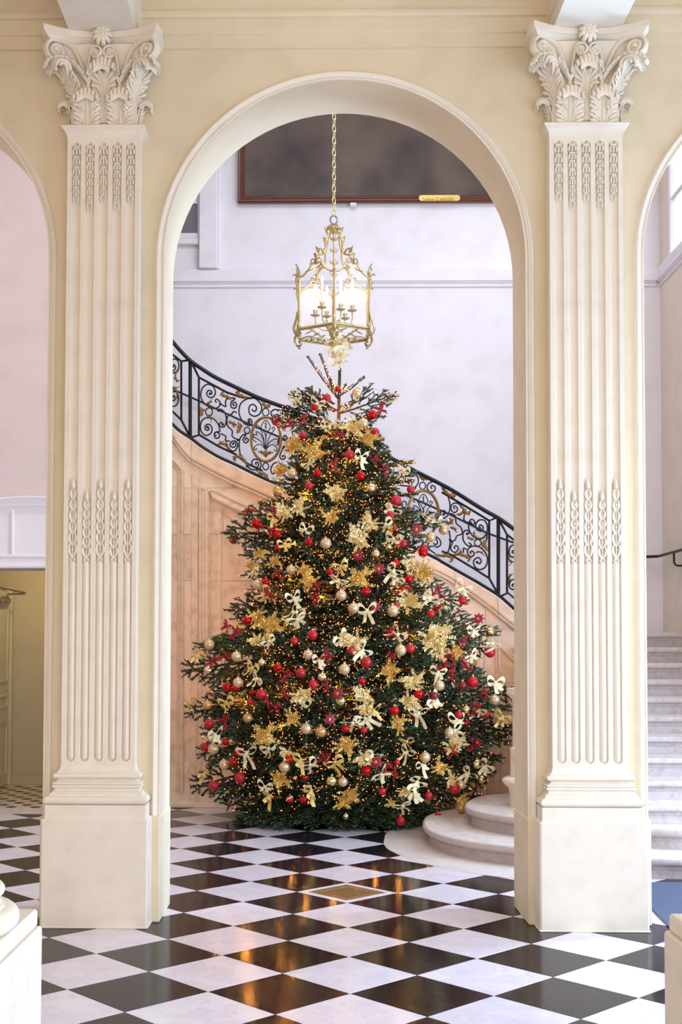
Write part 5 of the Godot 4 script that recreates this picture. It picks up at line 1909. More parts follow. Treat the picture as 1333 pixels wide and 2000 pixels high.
func make_bough(length: float, droop: float, open: float) -> void:
	# flat spray along +x: main stem, side twigs in pairs, smaller twigs on those, all set with needles
	var wood := Bag.new()
	var v := PackedVector3Array()
	var n := PackedVector3Array()
	var col := PackedColorArray()
	var pts := PackedVector3Array()
	var stem := func(x: float) -> Vector3:
		var t := x / length
		return Vector3(x, -droop * t * t * length + 0.10 * length * t, 0.03 * sin(t * 5.0) * length)
	var main := PackedVector3Array()
	var th := PackedFloat32Array()
	for i in 9:
		main.append(stem.call(length * i / 8.0))
		th.append(lerpf(0.006 + 0.006 * length, 0.0022, i / 8.0))
	wood.tube(main, th, 5)
	var old := Color(0.055, 0.12, 0.045)
	var young := Color(0.125, 0.25, 0.095)
	var blue := Color(0.22, 0.36, 0.28)
	for i in range(1, 8):
		needle_run(v, n, col, main[i], main[i + 1], 640.0, 0.026, old if i < 6 else young)
	for i in 8:
		pts.append(main[8].lerp(main[2], i / 8.0))
	var x := length * 0.16
	var side := 1.0
	while x < length * 0.96:
		var base: Vector3 = stem.call(x)
		var l := minf((length - x) * 0.62 + 0.055, 0.42) * rng.randf_range(0.75, 1.1)
		for s in [side, -side]:
			var ang := rng.randf_range(0.7, 0.95)
			var d := Vector3(cos(ang), rng.randf_range(-0.12, 0.16) - droop * 0.3, sin(ang) * s).normalized()
			var tip := base + d * l
			var mid := base + d * l * 0.5 + Vector3(0, 0.02 * l, 0)
			wood.tube(PackedVector3Array([base, mid, tip]), PackedFloat32Array([0.0035, 0.0028, 0.0016]), 4, false)
			needle_run(v, n, col, base.lerp(mid, 0.2), mid, 600.0, 0.024, old)
			var tint := blue if rng.randf() < 0.28 else young
			needle_run(v, n, col, mid, tip, 720.0, 0.023, tint)
			pts.append(tip)
			pts.append(mid)
			var y := 0.3
			while y < 0.92:
				if l > 0.11:
					var bb := base.lerp(tip, y)
					var l2 := minf(l * (1.0 - y) * 0.6 + 0.035, 0.16) * rng.randf_range(0.7, 1.1)
					for s2 in [-1.0, 1.0]:
						var d2: Vector3 = (d + d.cross(Vector3.UP).normalized() * s2 * rng.randf_range(0.7, 1.0) + Vector3(0, rng.randf_range(-0.1, 0.2), 0)).normalized()
						wood.tube(PackedVector3Array([bb, bb + d2 * l2]), 0.0016, 3, false)
						needle_run(v, n, col, bb + d2 * 0.008, bb + d2 * l2, 700.0, 0.021, tint if rng.randf() < 0.6 else young)
				y += 0.115 / maxf(l, 0.1)
		side = -side
		x += open * rng.randf_range(0.8, 1.2)
	var arr := []
	arr.resize(Mesh.ARRAY_MAX)
	arr[Mesh.ARRAY_VERTEX] = v
	arr[Mesh.ARRAY_NORMAL] = n
	arr[Mesh.ARRAY_COLOR] = col
	var m := wood.mesh(60.0)
	m.surface_set_material(0, M.bark)
	m.add_surface_from_arrays(Mesh.PRIMITIVE_TRIANGLES, arr)
	m.surface_set_material(1, M.needles)
	bough_meshes.append([length, m])
	bough_points.append(pts)

var bulb_spots := PackedVector3Array()
var bulb_paths := []

func place_bough(tree: Node3D, from: Vector3, tip: Vector3, roll := 0.0, bulbs := 12) -> void:
	var d := tip - from
	var best := 0
	for i in bough_meshes.size():
		if absf(bough_meshes[i][0] - d.length()) + rng.randf() * 0.12 < absf(bough_meshes[best][0] - d.length()):
			best = i
	var o := MeshInstance3D.new()
	o.name = "bough"
	o.mesh = bough_meshes[best][1]
	tree.add_child(o, true)
	var k: float = d.length() / bough_meshes[best][0]
	var x := d.normalized()
	var z := x.cross(Vector3.UP).normalized()
	var y := z.cross(x).normalized()
	var b := Basis(x, y, z) * Basis(Vector3.RIGHT, roll)
	o.transform = Transform3D(b * Basis.from_scale(Vector3(k, clampf(k, 0.8, 1.2), clampf(k, 0.75, 1.15))), from)
	if bulbs > 0:
		var run := PackedVector3Array()
		var pts: PackedVector3Array = bough_points[best]
		for i in bulbs:
			var p: Vector3 = o.transform * pts[rng.randi() % pts.size()]
			p += Vector3(rng.randf_range(-0.02, 0.02), rng.randf_range(-0.01, 0.025), rng.randf_range(-0.02, 0.03))
			if p.z > -11.75:
				bulb_spots.append(p)
				run.append(p)
		bulb_paths.append(run)

func make_tree() -> void:
	tree_shape()
	var tree := thing("christmas_tree", "tall green fir Christmas tree spreading in front of the curved stair wall", "tree")
	var m := Bag.new()
	var tp := PackedVector3Array()
	var tr := PackedFloat32Array()
	for i in 12:
		var h := 4.30 * i / 11.0
		tp.append(TREE + Vector3(0.012 * sin(h * 1.7), h, 0.01 * cos(h * 2.0)))
		tr.append(lerpf(0.075, 0.012, pow(i / 11.0, 0.8)))
	m.tube(tp, tr, 10)
	obj("trunk", m, M.bark, tree, 60.0)
	for q in [[0.28, 0.05, 0.075], [0.45, 0.10, 0.085], [0.45, 0.18, 0.09], [0.7, 0.14, 0.095], [0.7, 0.22, 0.10], [1.0, 0.16, 0.10], [1.0, 0.26, 0.105], [1.3, 0.2, 0.11], [1.3, 0.32, 0.115]]:
		make_bough(q[0], q[1], q[2])
	# bare leader shoots at the top
	for q in [[601, 697, 660, 778], [625, 692, 655, 770], [600, 758, 655, 790], [712, 737, 660, 775], [711, 777, 662, 795], [645, 742, 660, 760], [676, 752, 661, 765], [606, 780, 656, 805], [690, 785, 664, 806]]:
		var tip := at_z(q[0], q[1], TREE.z + rng.randf_range(-0.05, 0.12))
		var from := at_z(q[2], q[3], TREE.z)
		var b := Bag.new()
		b.tube(PackedVector3Array([from, from.lerp(tip, 0.5) + Vector3(0, -0.015, 0), tip]), PackedFloat32Array([0.010, 0.008, 0.006]), 6)
		b.ball(tip, 0.010, 6, 1.3)
		var nm := b.mesh(60.0)
		nm.surface_set_material(0, M.bark)
		var v := PackedVector3Array()
		var n := PackedVector3Array()
		var col := PackedColorArray()
		needle_run(v, n, col, from, tip, 620.0, 0.022, Color(0.10, 0.17, 0.05), 0.008)
		needle_run(v, n, col, at_z(661, 790, TREE.z), at_z(663, 715, TREE.z), 110.0, 0.024, Color(0.10, 0.17, 0.05), 0.012)
		var arr := []
		arr.resize(Mesh.ARRAY_MAX)
		arr[Mesh.ARRAY_VERTEX] = v
		arr[Mesh.ARRAY_NORMAL] = n
		arr[Mesh.ARRAY_COLOR] = col
		nm.add_surface_from_arrays(Mesh.PRIMITIVE_TRIANGLES, arr)
		nm.surface_set_material(1, M.needles)
		var o := MeshInstance3D.new()
		o.name = "shoot"
		o.mesh = nm
		tree.add_child(o, true)
		for i in 14:
			bulb_spots.append(from.lerp(tip, rng.randf_range(0.05, 0.8)) + Vector3(rng.randf_range(-0.015, 0.015), rng.randf_range(-0.015, 0.015), 0.012))
	# boughs that make the outline: tips where the outline shows them
	for q in [[565, 770, 0.1], [549, 800, 0.0], [532, 812, 0.1], [778, 770, 0.1], [742, 815, 0.15], [748, 868, 0.1], [808, 899, 0.2], [540, 905, 0.1], [532, 935, 0.2], [520, 978, 0.2], [470, 992, 0.1], [433, 1026, 0.1], [470, 1072, 0.2], [472, 1112, 0.1], [486, 1140, 0.3], [440, 1178, 0.1], [452, 1196, 0.2], [380, 1240, 0.1], [356, 1284, 0.0], [428, 1330, 0.3], [362, 1366, 0.1], [393, 1408, 0.2], [385, 1448, 0.1], [402, 1470, 0.2], [372, 1514, 0.1], [440, 1540, 0.3], [460, 1570, 0.2], [870, 1012, 0.2], [848, 1060, 0.2], [915, 1160, 0.1], [870, 1190, 0.2], [832, 1115, 0.2], [976, 1216, 0.1], [955, 1255, 0.2], [938, 1300, 0.2], [948, 1313, 0.1], [1012, 1343, 0.0], [1000, 1362, 0.1], [1012, 1412, 0.0], [998, 1430, 0.1], [985, 1462, 0.1], [968, 1492, 0.2], [950, 1520, 0.2], [940, 1556, 0.2], [806, 935, 0.3], [815, 960, 0.3]]:
		var tip := at_z(q[0], q[1], TREE.z + q[2])
		var h := tip.y
		var lift := lerpf(-0.10, 0.30, clampf(h / 4.0, 0, 1)) * absf(tip.x - TREE.x)
		place_bough(tree, TREE + Vector3(0, maxf(0.12, h - lift), 0.0), tip, rng.randf_range(0.2, 0.9) * (1.0 if tip.x > TREE.x else -1.0), 34)
	# whorls that fill the body
	var h := 0.10
	var twist := 0.0
	while h < 3.74:
		var count := 12 if h < 1.6 else (11 if h < 2.6 else 8)
		for i in count:
			var phi := TAU * (i + rng.randf_range(-0.25, 0.25)) / count + twist
			var s := sin(phi)
			if s < -0.75 and h < 2.6 and i % 2 == 0:
				continue
			var r := reach(h, phi) * rng.randf_range(0.62, 0.86)
			var lift := lerpf(-0.16, 0.42, clampf(h / 4.1, 0, 1)) * r
			var tip := TREE + Vector3(cos(phi) * r, maxf(0.05, h + lift * 0.45), s * r)
			place_bough(tree, TREE + Vector3(0, maxf(0.12, h - lift * 0.55), 0), tip, rng.randf_range(-0.35, 0.35), (30 if s > -0.2 else 3) if h > 0.28 else 0)
		twist += 2.4
		h += 0.105 if h < 1.7 else 0.125
	# short inner boughs that close the view to the trunk
	for i in 90:
		var hh := rng.randf_range(0.25, 3.4)
		var phi := rng.randf_range(0.1, PI - 0.1)
		var r := reach(hh, phi) * rng.randf_range(0.45, 0.72)
		place_bough(tree, TREE + Vector3(0, hh + 0.02, 0), TREE + Vector3(cos(phi) * r, hh + rng.randf_range(-0.1, 0.15), sin(phi) * r), rng.randf_range(-0.8, 0.8), 14)
	# tips that turn towards the viewer, each at its own slant
	for i in 230:
		var hh := lerpf(0.3, 3.7, pow(rng.randf(), 1.35))
		var phi := rng.randf_range(0.02, PI - 0.02)
		var r := reach(hh, phi) * rng.randf_range(0.6, 0.88)
		var out := Vector3(cos(phi), 0, sin(phi))
		var tip := TREE + out * r + Vector3(0, hh, 0)
		var l := rng.randf_range(0.26, 0.44)
		var d := (out * rng.randf_range(0.5, 1.0) + Vector3(rng.randf_range(-0.7, 0.7), rng.randf_range(-0.75, 0.5), rng.randf_range(-0.1, 0.3))).normalized()
		place_bough(tree, tip - d * l, tip, rng.randf_range(-1.3, 1.3), 4)
	# skirt of boughs that lies on the marble
	for i in 26:
		var phi := TAU * (i + rng.randf_range(-0.3, 0.3)) / 26.0
		var r := lerpf(0.86, 1.12, absf(cos(phi))) * rng.randf_range(0.85, 1.0)
		if sin(phi) < 0:
			r = minf(r, 0.8)
		var tip := TREE + Vector3(cos(phi) * r, 0.035, sin(phi) * r * 0.9)
		place_bough(tree, TREE + Vector3(0, rng.randf_range(0.2, 0.36), 0), tip, rng.randf_range(-0.2, 0.2), 0)

func make_lights() -> void:
	var t := thing("fairy_lights", "warm white string lights wound through all the fir boughs", "string lights")
	var w := Bag.new()
	for run in bulb_paths:
		if run.size() < 3:
			continue
		var p := PackedVector3Array()
		var a: PackedVector3Array = run.duplicate()
		var order := Array(a)
		order.sort_custom(func(u, q): return u.distance_squared_to(TREE) < q.distance_squared_to(TREE))
		for q in order:
			p.append(q - Vector3(0, 0.008, 0))
		for i in p.size() - 1:
			if p[i].distance_to(p[i + 1]) < 0.35 and p[i].distance_to(p[i + 1]) > 0.005:
				w.tube(PackedVector3Array([p[i], (p[i] + p[i + 1]) / 2.0 - Vector3(0, 0.006, 0), p[i + 1]]), 0.0012, 3, false)
	obj("wire", w, M.wire, t, 0.0)
	var b := Bag.new()
	b.ball(Vector3.ZERO, 0.004, 6, 1.3)
	var mm := MultiMesh.new()
	mm.transform_format = MultiMesh.TRANSFORM_3D
	mm.mesh = b.mesh(60.0)
	mm.mesh.surface_set_material(0, M.lamp_led)
	mm.instance_count = bulb_spots.size()
	for i in bulb_spots.size():
		mm.set_instance_transform(i, Transform3D(Basis(Vector3(rng.randf() - 0.5, 1, rng.randf() - 0.5).normalized(), rng.randf() * TAU), bulb_spots[i]))
	var mi := MultiMeshInstance3D.new()
	mi.name = "lamp_bulbs"
	mi.multimesh = mm
	t.add_child(mi, true)
	stuff(mi)
	# the light that the bulbs give together, spread through the boughs
	var g := RandomNumberGenerator.new()
	g.seed = 5
	for i in 110:
		var h := lerpf(0.45, 3.75, pow(i / 109.0, 1.25))
		var phi := i * 2.39996
		if sin(phi) < -0.35:
			phi = -phi
		var r := reach(h, phi) * lerpf(0.84, 0.5, maxf(0.0, sin(phi))) * g.randf_range(0.75, 1.0) * (1.0 if h > 1.1 else 0.8)
		var o := OmniLight3D.new()
		o.name = "bulb_light"
		o.light_color = Color(1.0, 0.64, 0.24)
		o.light_energy = FAIRY
		o.light_size = 0.02
		o.omni_range = 12.0
		o.omni_attenuation = 2.0
		o.shadow_enabled = true
		t.add_child(o, true)
		o.position = TREE + Vector3(cos(phi) * r, h + 0.02, sin(phi) * r)

# ------------------------------------------------------------------ ornaments
var ornaments := []      # {node, look, brief, category, pos, px}

func tree_spot(px: float, py: float, out := 0.03) -> Vector3:
	var z := TREE.z + 0.5
	var p := at_z(px, py, z)
	for i in 6:
		var dx := p.x - TREE.x
		var r := look(half_r if dx > 0 else half_l, p.y)
		var avg := (look(half_r, p.y) + look(half_l, p.y)) / 2.0
		z = TREE.z + DEEP * avg * sqrt(maxf(0.0, 1.0 - dx * dx / (r * r))) * 0.97 + out
		p = at_z(px, py, z)
	return p

func hang(proto: Node3D, called: String, p: Vector3, b: Basis, looks: String, brief: String, category: String, group: String) -> Node3D:
	var o: Node3D = proto.duplicate()
	o.name = called
	add_child(o, true)
	o.transform = Transform3D(b, p)
	ornaments.append({"node": o, "look": looks, "brief": brief, "category": category, "group": group, "pos": p})
	return o

func proto_of(called: String) -> Node3D:
	var o := Node3D.new()
	o.name = called
	return o

func bauble_proto(m: Material, kind := 0) -> Node3D:
	# a ball of radius one with its cap and wire loop
	var o := proto_of("bauble")
	var b := Bag.new()
	if kind == 1:      # ribbed mirror ball
		var rows := []
		for i in 25:
			var g := -PI / 2 + PI * i / 24.0
			var ring := PackedVector3Array()
			for k in 48:
				var a := -TAU * k / 48.0
				var r := cos(g) * (1.0 + 0.035 * cos(a * 16.0) * cos(g))
				ring.append(Vector3(cos(a) * r, sin(g), sin(a) * r))
			rows.append(ring)
		b.grid(rows, true)
	elif kind == 2:    # glossy ball with faint dimples
		var rows := []
		for i in 25:
			var g := -PI / 2 + PI * i / 24.0
			var ring := PackedVector3Array()
			for k in 40:
				var a := -TAU * k / 40.0
				var r := 1.0 + 0.022 * sin(a * 10.0) * sin(g * 12.0) * cos(g)
				ring.append(Vector3(cos(a) * cos(g) * r, sin(g) * r, sin(a) * cos(g) * r))
			rows.append(ring)
		b.grid(rows, true)
	else:
		b.ball(Vector3.ZERO, 1.0, 28)
	obj("ball", b, m, o, 60.0)
	b = Bag.new()
	b.lathe(Vector3.ZERO, PackedVector2Array([Vector2(0.24, 0.94), Vector2(0.25, 1.0), Vector2(0.23, 1.14), Vector2(0.0, 1.16)]), 12)
	b.ring(Vector3(0, 1.25, 0), 0.11, 0.028)
	obj("cap", b, M.cap, o, 40.0)
	return o

func bow_proto(m: Material, seed_n: int) -> Node3D:
	var o := proto_of("ribbon_bow")
	var g := RandomNumberGenerator.new()
	g.seed = 100 + seed_n
	for s in [-1.0, 1.0]:
		var up := g.randf_range(-0.01, 0.05)
		var fat := g.randf_range(0.8, 1.25)
		var w := Vector3(0.3 * s, g.randf_range(0.55, 0.95), g.randf_range(0.35, 0.7)).normalized()
		var b := Bag.new()
		b.strap(smooth([Vector3(0, 0, 0.004), Vector3(s * 0.045, 0.032 * fat + up * 0.5, 0.045), Vector3(s * 0.09, 0.036 * fat + up, 0.055), Vector3(s * 0.118, 0.012 + up, 0.025), Vector3(s * 0.095, -0.022 * fat + up * 0.6, -0.012), Vector3(s * 0.045, -0.022, -0.006), Vector3(0, 0, -0.004)], 5), w, _taper(31, 0.011, 0.025), 0.0016, 6)
		obj("loop", b, m, o, 70.0)
		b = Bag.new()
		var ln := g.randf_range(0.06, 0.20)
		var sp := g.randf_range(0.3, 1.3)
		b.strap(smooth([Vector3(0, -0.004, 0.008), Vector3(s * 0.022, -ln * 0.25, 0.04), Vector3(s * 0.045 * sp, -ln * 0.6, 0.02), Vector3(s * 0.07 * sp, -ln, 0.045)], 5), Vector3(0.85, 0.2 * s, 0.45).normalized(), _taper(16, 0.011, 0.024, true), 0.0014, 6)
		obj("tail", b, m, o, 70.0)
	var kb := Bag.new()
	kb.ball(Vector3(0, 0, 0.01), 0.022, 10, 1.2)
	obj("knot", kb, m, o, 70.0)
	return o

func _taper(n: int, a: float, b: float, open := false) -> PackedFloat32Array:
	var out := PackedFloat32Array()
	for i in n:
		var t := float(i) / (n - 1)
		out.append(lerpf(a, b, minf(1.0, sin(PI * t) * 1.6)) if not open else lerpf(a, b, minf(1.0, t * 2.5)))
	return out

func spray_proto(m: Material, seed_n: int) -> Node3D:
	# glittered foliage spray: forked stems set with small pointed leaves
	var o := proto_of("gold_spray")
	var g := RandomNumberGenerator.new()
	g.seed = 300 + seed_n
	var st := Bag.new()
	var lf := Bag.new()
	for i in 34:
		var a := PI / 2 + g.randf_range(-1.7, 1.7) if i % 3 else g.randf_range(0.0, TAU)
		var tilt := g.randf_range(-0.1, 1.0)
		var d := Vector3(cos(a) * cos(tilt), sin(a) * cos(tilt) * 0.95, sin(tilt)).normalized()
		var l := g.randf_range(0.04, 0.12)
		var root := Vector3(g.randf_range(-0.04, 0.04), g.randf_range(-0.03, 0.05), g.randf_range(-0.02, 0.02))
		var pts := smooth([root, root + d * l * 0.5 + Vector3(0, 0.012, 0), root + d * l], 4)
		st.tube(pts, 0.0016, 4, false)
		for k in range(2, pts.size()):
			var t := (pts[k] - pts[k - 1]).normalized()
			var s := t.cross(Vector3(g.randf() - 0.5, g.randf() - 0.5, 1)).normalized()
			var u := s.cross(t)
			for e in ([-1.0, 1.0, 0.3, -0.3] if k % 2 else [-1.0, 1.0]):
				var dir: Vector3 = (t * 0.75 + s * e + u * g.randf_range(-0.3, 0.5)).normalized()
				var ll := g.randf_range(0.015, 0.024)
				var w: Vector3 = dir.cross(u).normalized() * ll * 0.26
				var p := pts[k]
				var tip: Vector3 = p + dir * ll
				var mid: Vector3 = p + dir * ll * 0.5
				var fold := u * ll * 0.10
				lf.tri(p, mid + w + fold, mid)
				lf.tri(mid, mid + w + fold, tip)
				lf.tri(p, mid, mid - w + fold)
				lf.tri(mid, tip, mid - w + fold)
		var tp := pts[pts.size() - 1]
		lf.tri(tp, tp + d * 0.03 + Vector3(0.004, 0, 0), tp + d * 0.03 - Vector3(0.004, 0, 0))
	obj("stems", st, m, o, 60.0)
	stuff(obj("leaves", lf, m, o, 0.0))
	return o

func berry_proto(seed_n: int) -> Node3D:
	var o := proto_of("berry_sprig")
	var g := RandomNumberGenerator.new()
	g.seed = 500 + seed_n
	var st := Bag.new()
	var be := Bag.new()
	for i in 6:
		var a := g.randf_range(0.4, 2.7) if i < 4 else g.randf_range(3.4, 6.0)
		var d := Vector3(cos(a), sin(a), g.randf_range(0.0, 0.9)).normalized()
		var l := g.randf_range(0.05, 0.10)
		var pts := smooth([Vector3.ZERO, d * l * 0.5 + Vector3(0, 0.008, 0), d * l], 3)
		st.tube(pts, 0.002, 4, false)
		for k in range(2, pts.size()):
			for e in 3:
				var s := Vector3(g.randf() - 0.5, g.randf() - 0.5, g.randf() - 0.3).normalized()
				var c := pts[k] + s * 0.013
				st.tube(PackedVector3Array([pts[k], c]), 0.0012, 3, false)
				be.ball(c, g.randf_range(0.0065, 0.009), 8)
	obj("stems", st, M.twig, o, 60.0)
	stuff(obj("berries", be, M.berry, o, 60.0))
	return o

func flower_proto() -> Node3D:
	var o := proto_of("glitter_flower")
	var b := Bag.new()
	for ringn in 2:
		for i in 8:
			var a := TAU * (i + ringn * 0.5) / 8.0
			var d := Vector3(cos(a), sin(a), 0)
			var l := 0.062 - 0.02 * ringn
			b.strap(smooth([d * 0.004 + Vector3(0, 0, 0.004 + 0.006 * ringn), d * l * 0.5 + Vector3(0, 0, 0.018 + 0.010 * ringn), d * l + Vector3(0, 0, 0.008 + 0.012 * ringn)], 3), Vector3(-sin(a), cos(a), 0), PackedFloat32Array([0.004, 0.008, 0.011, 0.011, 0.008, 0.005, 0.001]), 0.0015, 6)
	obj("petals", b, M.crimson, o, 50.0)
	b = Bag.new()
	for i in 7:
		b.ball(Vector3(cos(i * 0.9) * 0.008, sin(i * 0.9) * 0.008, 0.022) if i else Vector3(0, 0, 0.026), 0.005, 6)
	obj("centre", b, M.leaf_gold, o, 60.0)
	return o

func make_ornaments() -> void:
	# baubles: where they hang in the photograph and how large they look
	var sets := [
		["matte red bauble", "matte red bauble", M.red_matte, 0, [[540, 822, 10], [639, 777, 8], [592, 850, 8], [734, 844, 8], [683, 888, 10], [604, 949, 8.5], [803, 956, 8], [774, 977, 10.5], [763, 1006, 8], [771, 1031, 5], [777, 1059, 7], [788, 1061, 8], [829, 1071, 8], [776, 1183, 6.5], [905, 1173, 8.3], [842, 1199, 8], [511, 1356, 11], [588, 1314, 10], [611, 1240, 10], [575, 1252, 8], [489, 1370, 7], [409, 1413, 10], [685, 1269, 8.5], [716, 1293, 10.7], [612, 1337, 10], [802, 1267, 9], [711, 1426, 7], [924, 1332, 11.4], [897, 1396, 8], [950, 1395, 7.7], [400, 1459, 8.8], [469, 1519, 11], [418, 1534, 10.3], [747, 1545, 8], [776, 1489, 6], [888, 1540, 11], [838, 1554, 8], [783, 1603, 9], [856, 1594, 7]]],
		["dark red bauble", "dark red bauble", M.red_dark, 0, [[904, 1339, 8.7], [848, 1359, 8.3]]],
		["glossy red bauble", "glossy red bauble", M.red_gloss, 2, [[660, 760, 6], [614, 795, 7], [728, 810, 9], [620, 924, 8], [705, 929, 9], [501, 1021, 9.5], [457, 1053, 10], [542, 1043, 8], [604, 1058, 8], [543, 1069, 7], [520, 1137, 8.5], [645, 1117, 7], [827, 1079, 9.5], [698, 1079, 8], [773, 1100, 8.5], [799, 1131, 9], [715, 1155, 9], [483, 1212, 9.3], [445, 1342, 9.3], [461, 1343, 7], [543, 1304, 8.5], [493, 1352, 6], [708, 1331, 7.5], [818, 1355, 10], [771, 1388, 9.5], [675, 1423, 8], [912, 1412, 6], [465, 1469, 7.7], [456, 1488, 8.2], [440, 1449, 7], [566, 1482, 8.4], [595, 1519, 5.3], [716, 1505, 10], [593, 1562, 8]]],
		["pearly champagne bauble", "champagne bauble", M.pearl, 0, [[698, 768, 10], [710, 827, 10.5], [571, 924, 9.5], [637, 1061, 11], [569, 1113, 10], [503, 1142, 10.5], [667, 1163, 11], [842, 1049, 10], [867, 1035, 10], [691, 1188, 11], [768, 1193, 11.5], [409, 1259, 10], [462, 1282, 10], [465, 1333, 10], [602, 1279, 10], [598, 1423, 11], [673, 1307, 11.3], [783, 1270, 11.3], [859, 1339, 10.3], [967, 1367, 10.3], [879, 1431, 10.3], [417, 1463, 10.8], [438, 1493, 10], [556, 1498, 11], [670, 1527, 9.6], [831, 1479, 10.7], [901, 1533, 8.5]]],
		["coppery gold bauble", "copper gold bauble", M.copper_gold, 0, [[543, 959, 10], [405, 1377, 9], [484, 1402, 9.5], [627, 1429, 11.3], [902, 1577, 11]]],
		["ribbed mirror gold bauble", "mirror bauble", M.mirror_gold, 1, [[725, 953, 10], [734, 1082, 9], [768, 1141, 6.5], [760, 1068, 6], [407, 1309, 8.5], [512, 1294, 7.5], [630, 1322, 9.5], [666, 1369, 9.7], [958, 1234, 10.3], [911, 1386, 8.5], [648, 1525, 10.8], [932, 1492, 9.5], [941, 1522, 8], [676, 1594, 6]]],
	]
	for s in sets:
		var proto := bauble_proto(s[2], s[3])
		for q in s[4]:
			var p := tree_spot(q[0], q[1], 0.05)
			var r: float = q[2] * -p.z / FOCAL
			var b := Basis(Vector3.UP, rng.randf() * TAU) * Basis(Vector3.RIGHT, rng.randf_range(-0.12, 0.12))
			hang(proto, "bauble", p, b.scaled(Vector3.ONE * r), s[0], s[1], "bauble", s[1] + "s on the tree")
		proto.free()
	# two red ones with a pale band
	var banded := bauble_proto(M.red_matte, 0)
	var bb := Bag.new()
	var rows := []
	for i in 9:
		var g := lerpf(0.25, 0.62, i / 8.0)
		var ring := PackedVector3Array()
		for k in 32:
			var a := -TAU * k / 32.0
			ring.append(Vector3(cos(a) * cos(g), sin(g), sin(a) * cos(g)) * 1.012)
		rows.append(ring)
	bb.grid(rows, true)
	obj("band", bb, M.satin, banded, 60.0).basis = Basis(Vector3(0, 0, 1), 0.45)
	for q in [[958, 1274, 10.5], [567, 1561, 7.7]]:
		var p := tree_spot(q[0], q[1], 0.05)
		hang(banded, "bauble", p, Basis().scaled(Vector3.ONE * (q[2] * -p.z / FOCAL)), "red bauble with a cream band", "banded bauble", "bauble", "banded baubles on the tree")
	banded.free()
	# bows
	var bows := []
	for i in 8:
		bows.append([bow_proto(M.satin, i), "cream satin ribbon bow"])
	for i in 2:
		bows.append([bow_proto(M.satin_gold, 7 + i), "gold satin ribbon bow"])
	for q in [[657, 664, 0.95, 0.9, 0], [671, 672, 0.95, -0.8, 3], [662, 688, 1.05, 0.2, 1], [668, 704, 0.85, -0.5, 4], [656, 708, 0.8, 0.7, 2]]:
		var p := at_z(q[0], q[1], TREE.z + 0.03 + 0.012 * q[4])
		hang(bows[q[4]][0], "ribbon_bow", p, Basis(Vector3(0, 0, 1), q[3]) * Basis(Vector3.UP, q[4] * 0.5 - 0.5) * Basis().scaled(Vector3.ONE * q[2] * 0.8), "cream satin ribbon bow", "cream bow", "bow", "bows on the tree")
	var n := 0
	for q in [[579, 779, 0], [765, 779, 0], [620, 788, 0], [635, 834, 0], [652, 826, 0], [604, 904, 0], [705, 893, 0], [789, 920, 0], [533, 1012, 1], [597, 1035, 0], [556, 1063, 1], [494, 1118, 0], [666, 1106, 1], [662, 1133, 0], [574, 1168, 0], [517, 1163, 1], [580, 1197, 0], [767, 995, 0], [754, 1024, 0], [769, 1053, 0], [839, 1012, 0], [855, 1022, 0], [769, 1114, 0], [777, 1131, 0], [717, 1193, 0], [841, 1166, 0], [903, 1150, 0], [857, 1178, 0], [388, 1276, 1], [526, 1252, 0], [494, 1305, 1], [503, 1326, 0], [443, 1372, 1], [420, 1436, 0], [593, 1372, 0], [373, 1372, 1], [581, 1210, 0], [665, 1248, 0], [708, 1270, 0], [622, 1289, 0], [714, 1404, 0], [730, 1388, 1], [690, 1412, 0], [778, 1240, 0], [925, 1232, 0], [964, 1256, 0], [856, 1313, 0], [968, 1334, 0], [818, 1392, 0], [847, 1369, 0], [892, 1406, 0], [889, 1427, 0], [982, 1401, 1], [921, 1282, 0], [937, 1387, 0], [401, 1508, 1], [482, 1470, 0], [526, 1462, 0], [607, 1494, 0], [588, 1484, 1], [518, 1537, 0], [607, 1544, 1], [655, 1489, 1], [528, 1554, 1], [796, 1469, 0], [727, 1474, 0], [745, 1512, 0], [814, 1527, 0], [788, 1573, 0], [796, 1448, 1], [824, 1494, 0], [949, 1497, 0], [916, 1510, 0], [809, 1550, 0]]:
		var k: int = (8 + n % 2) if q[2] == 1 else n % 8
		n += 1
		var p := tree_spot(q[0], q[1], 0.045)
		hang(bows[k][0], "ribbon_bow", p, Basis(Vector3(0, 0, 1), rng.randf_range(-1.0, 1.0)) * Basis(Vector3.UP, rng.randf_range(-0.8, 0.8)) * Basis(Vector3.RIGHT, rng.randf_range(-0.5, 0.4)) * Basis().scaled(Vector3.ONE * rng.randf_range(0.55, 0.76)), bows[k][1], "cream bow" if q[2] == 0 else "gold bow", "bow", "bows on the tree")
	for b in bows:
		b[0].free()
	# gold foliage sprays: place, apparent radius, pale or deep
	var sprays := []
	for i in 4:
		sprays.append(spray_proto(M.leaf_gold if i < 2 else M.leaf_pale, i))
	n = 0
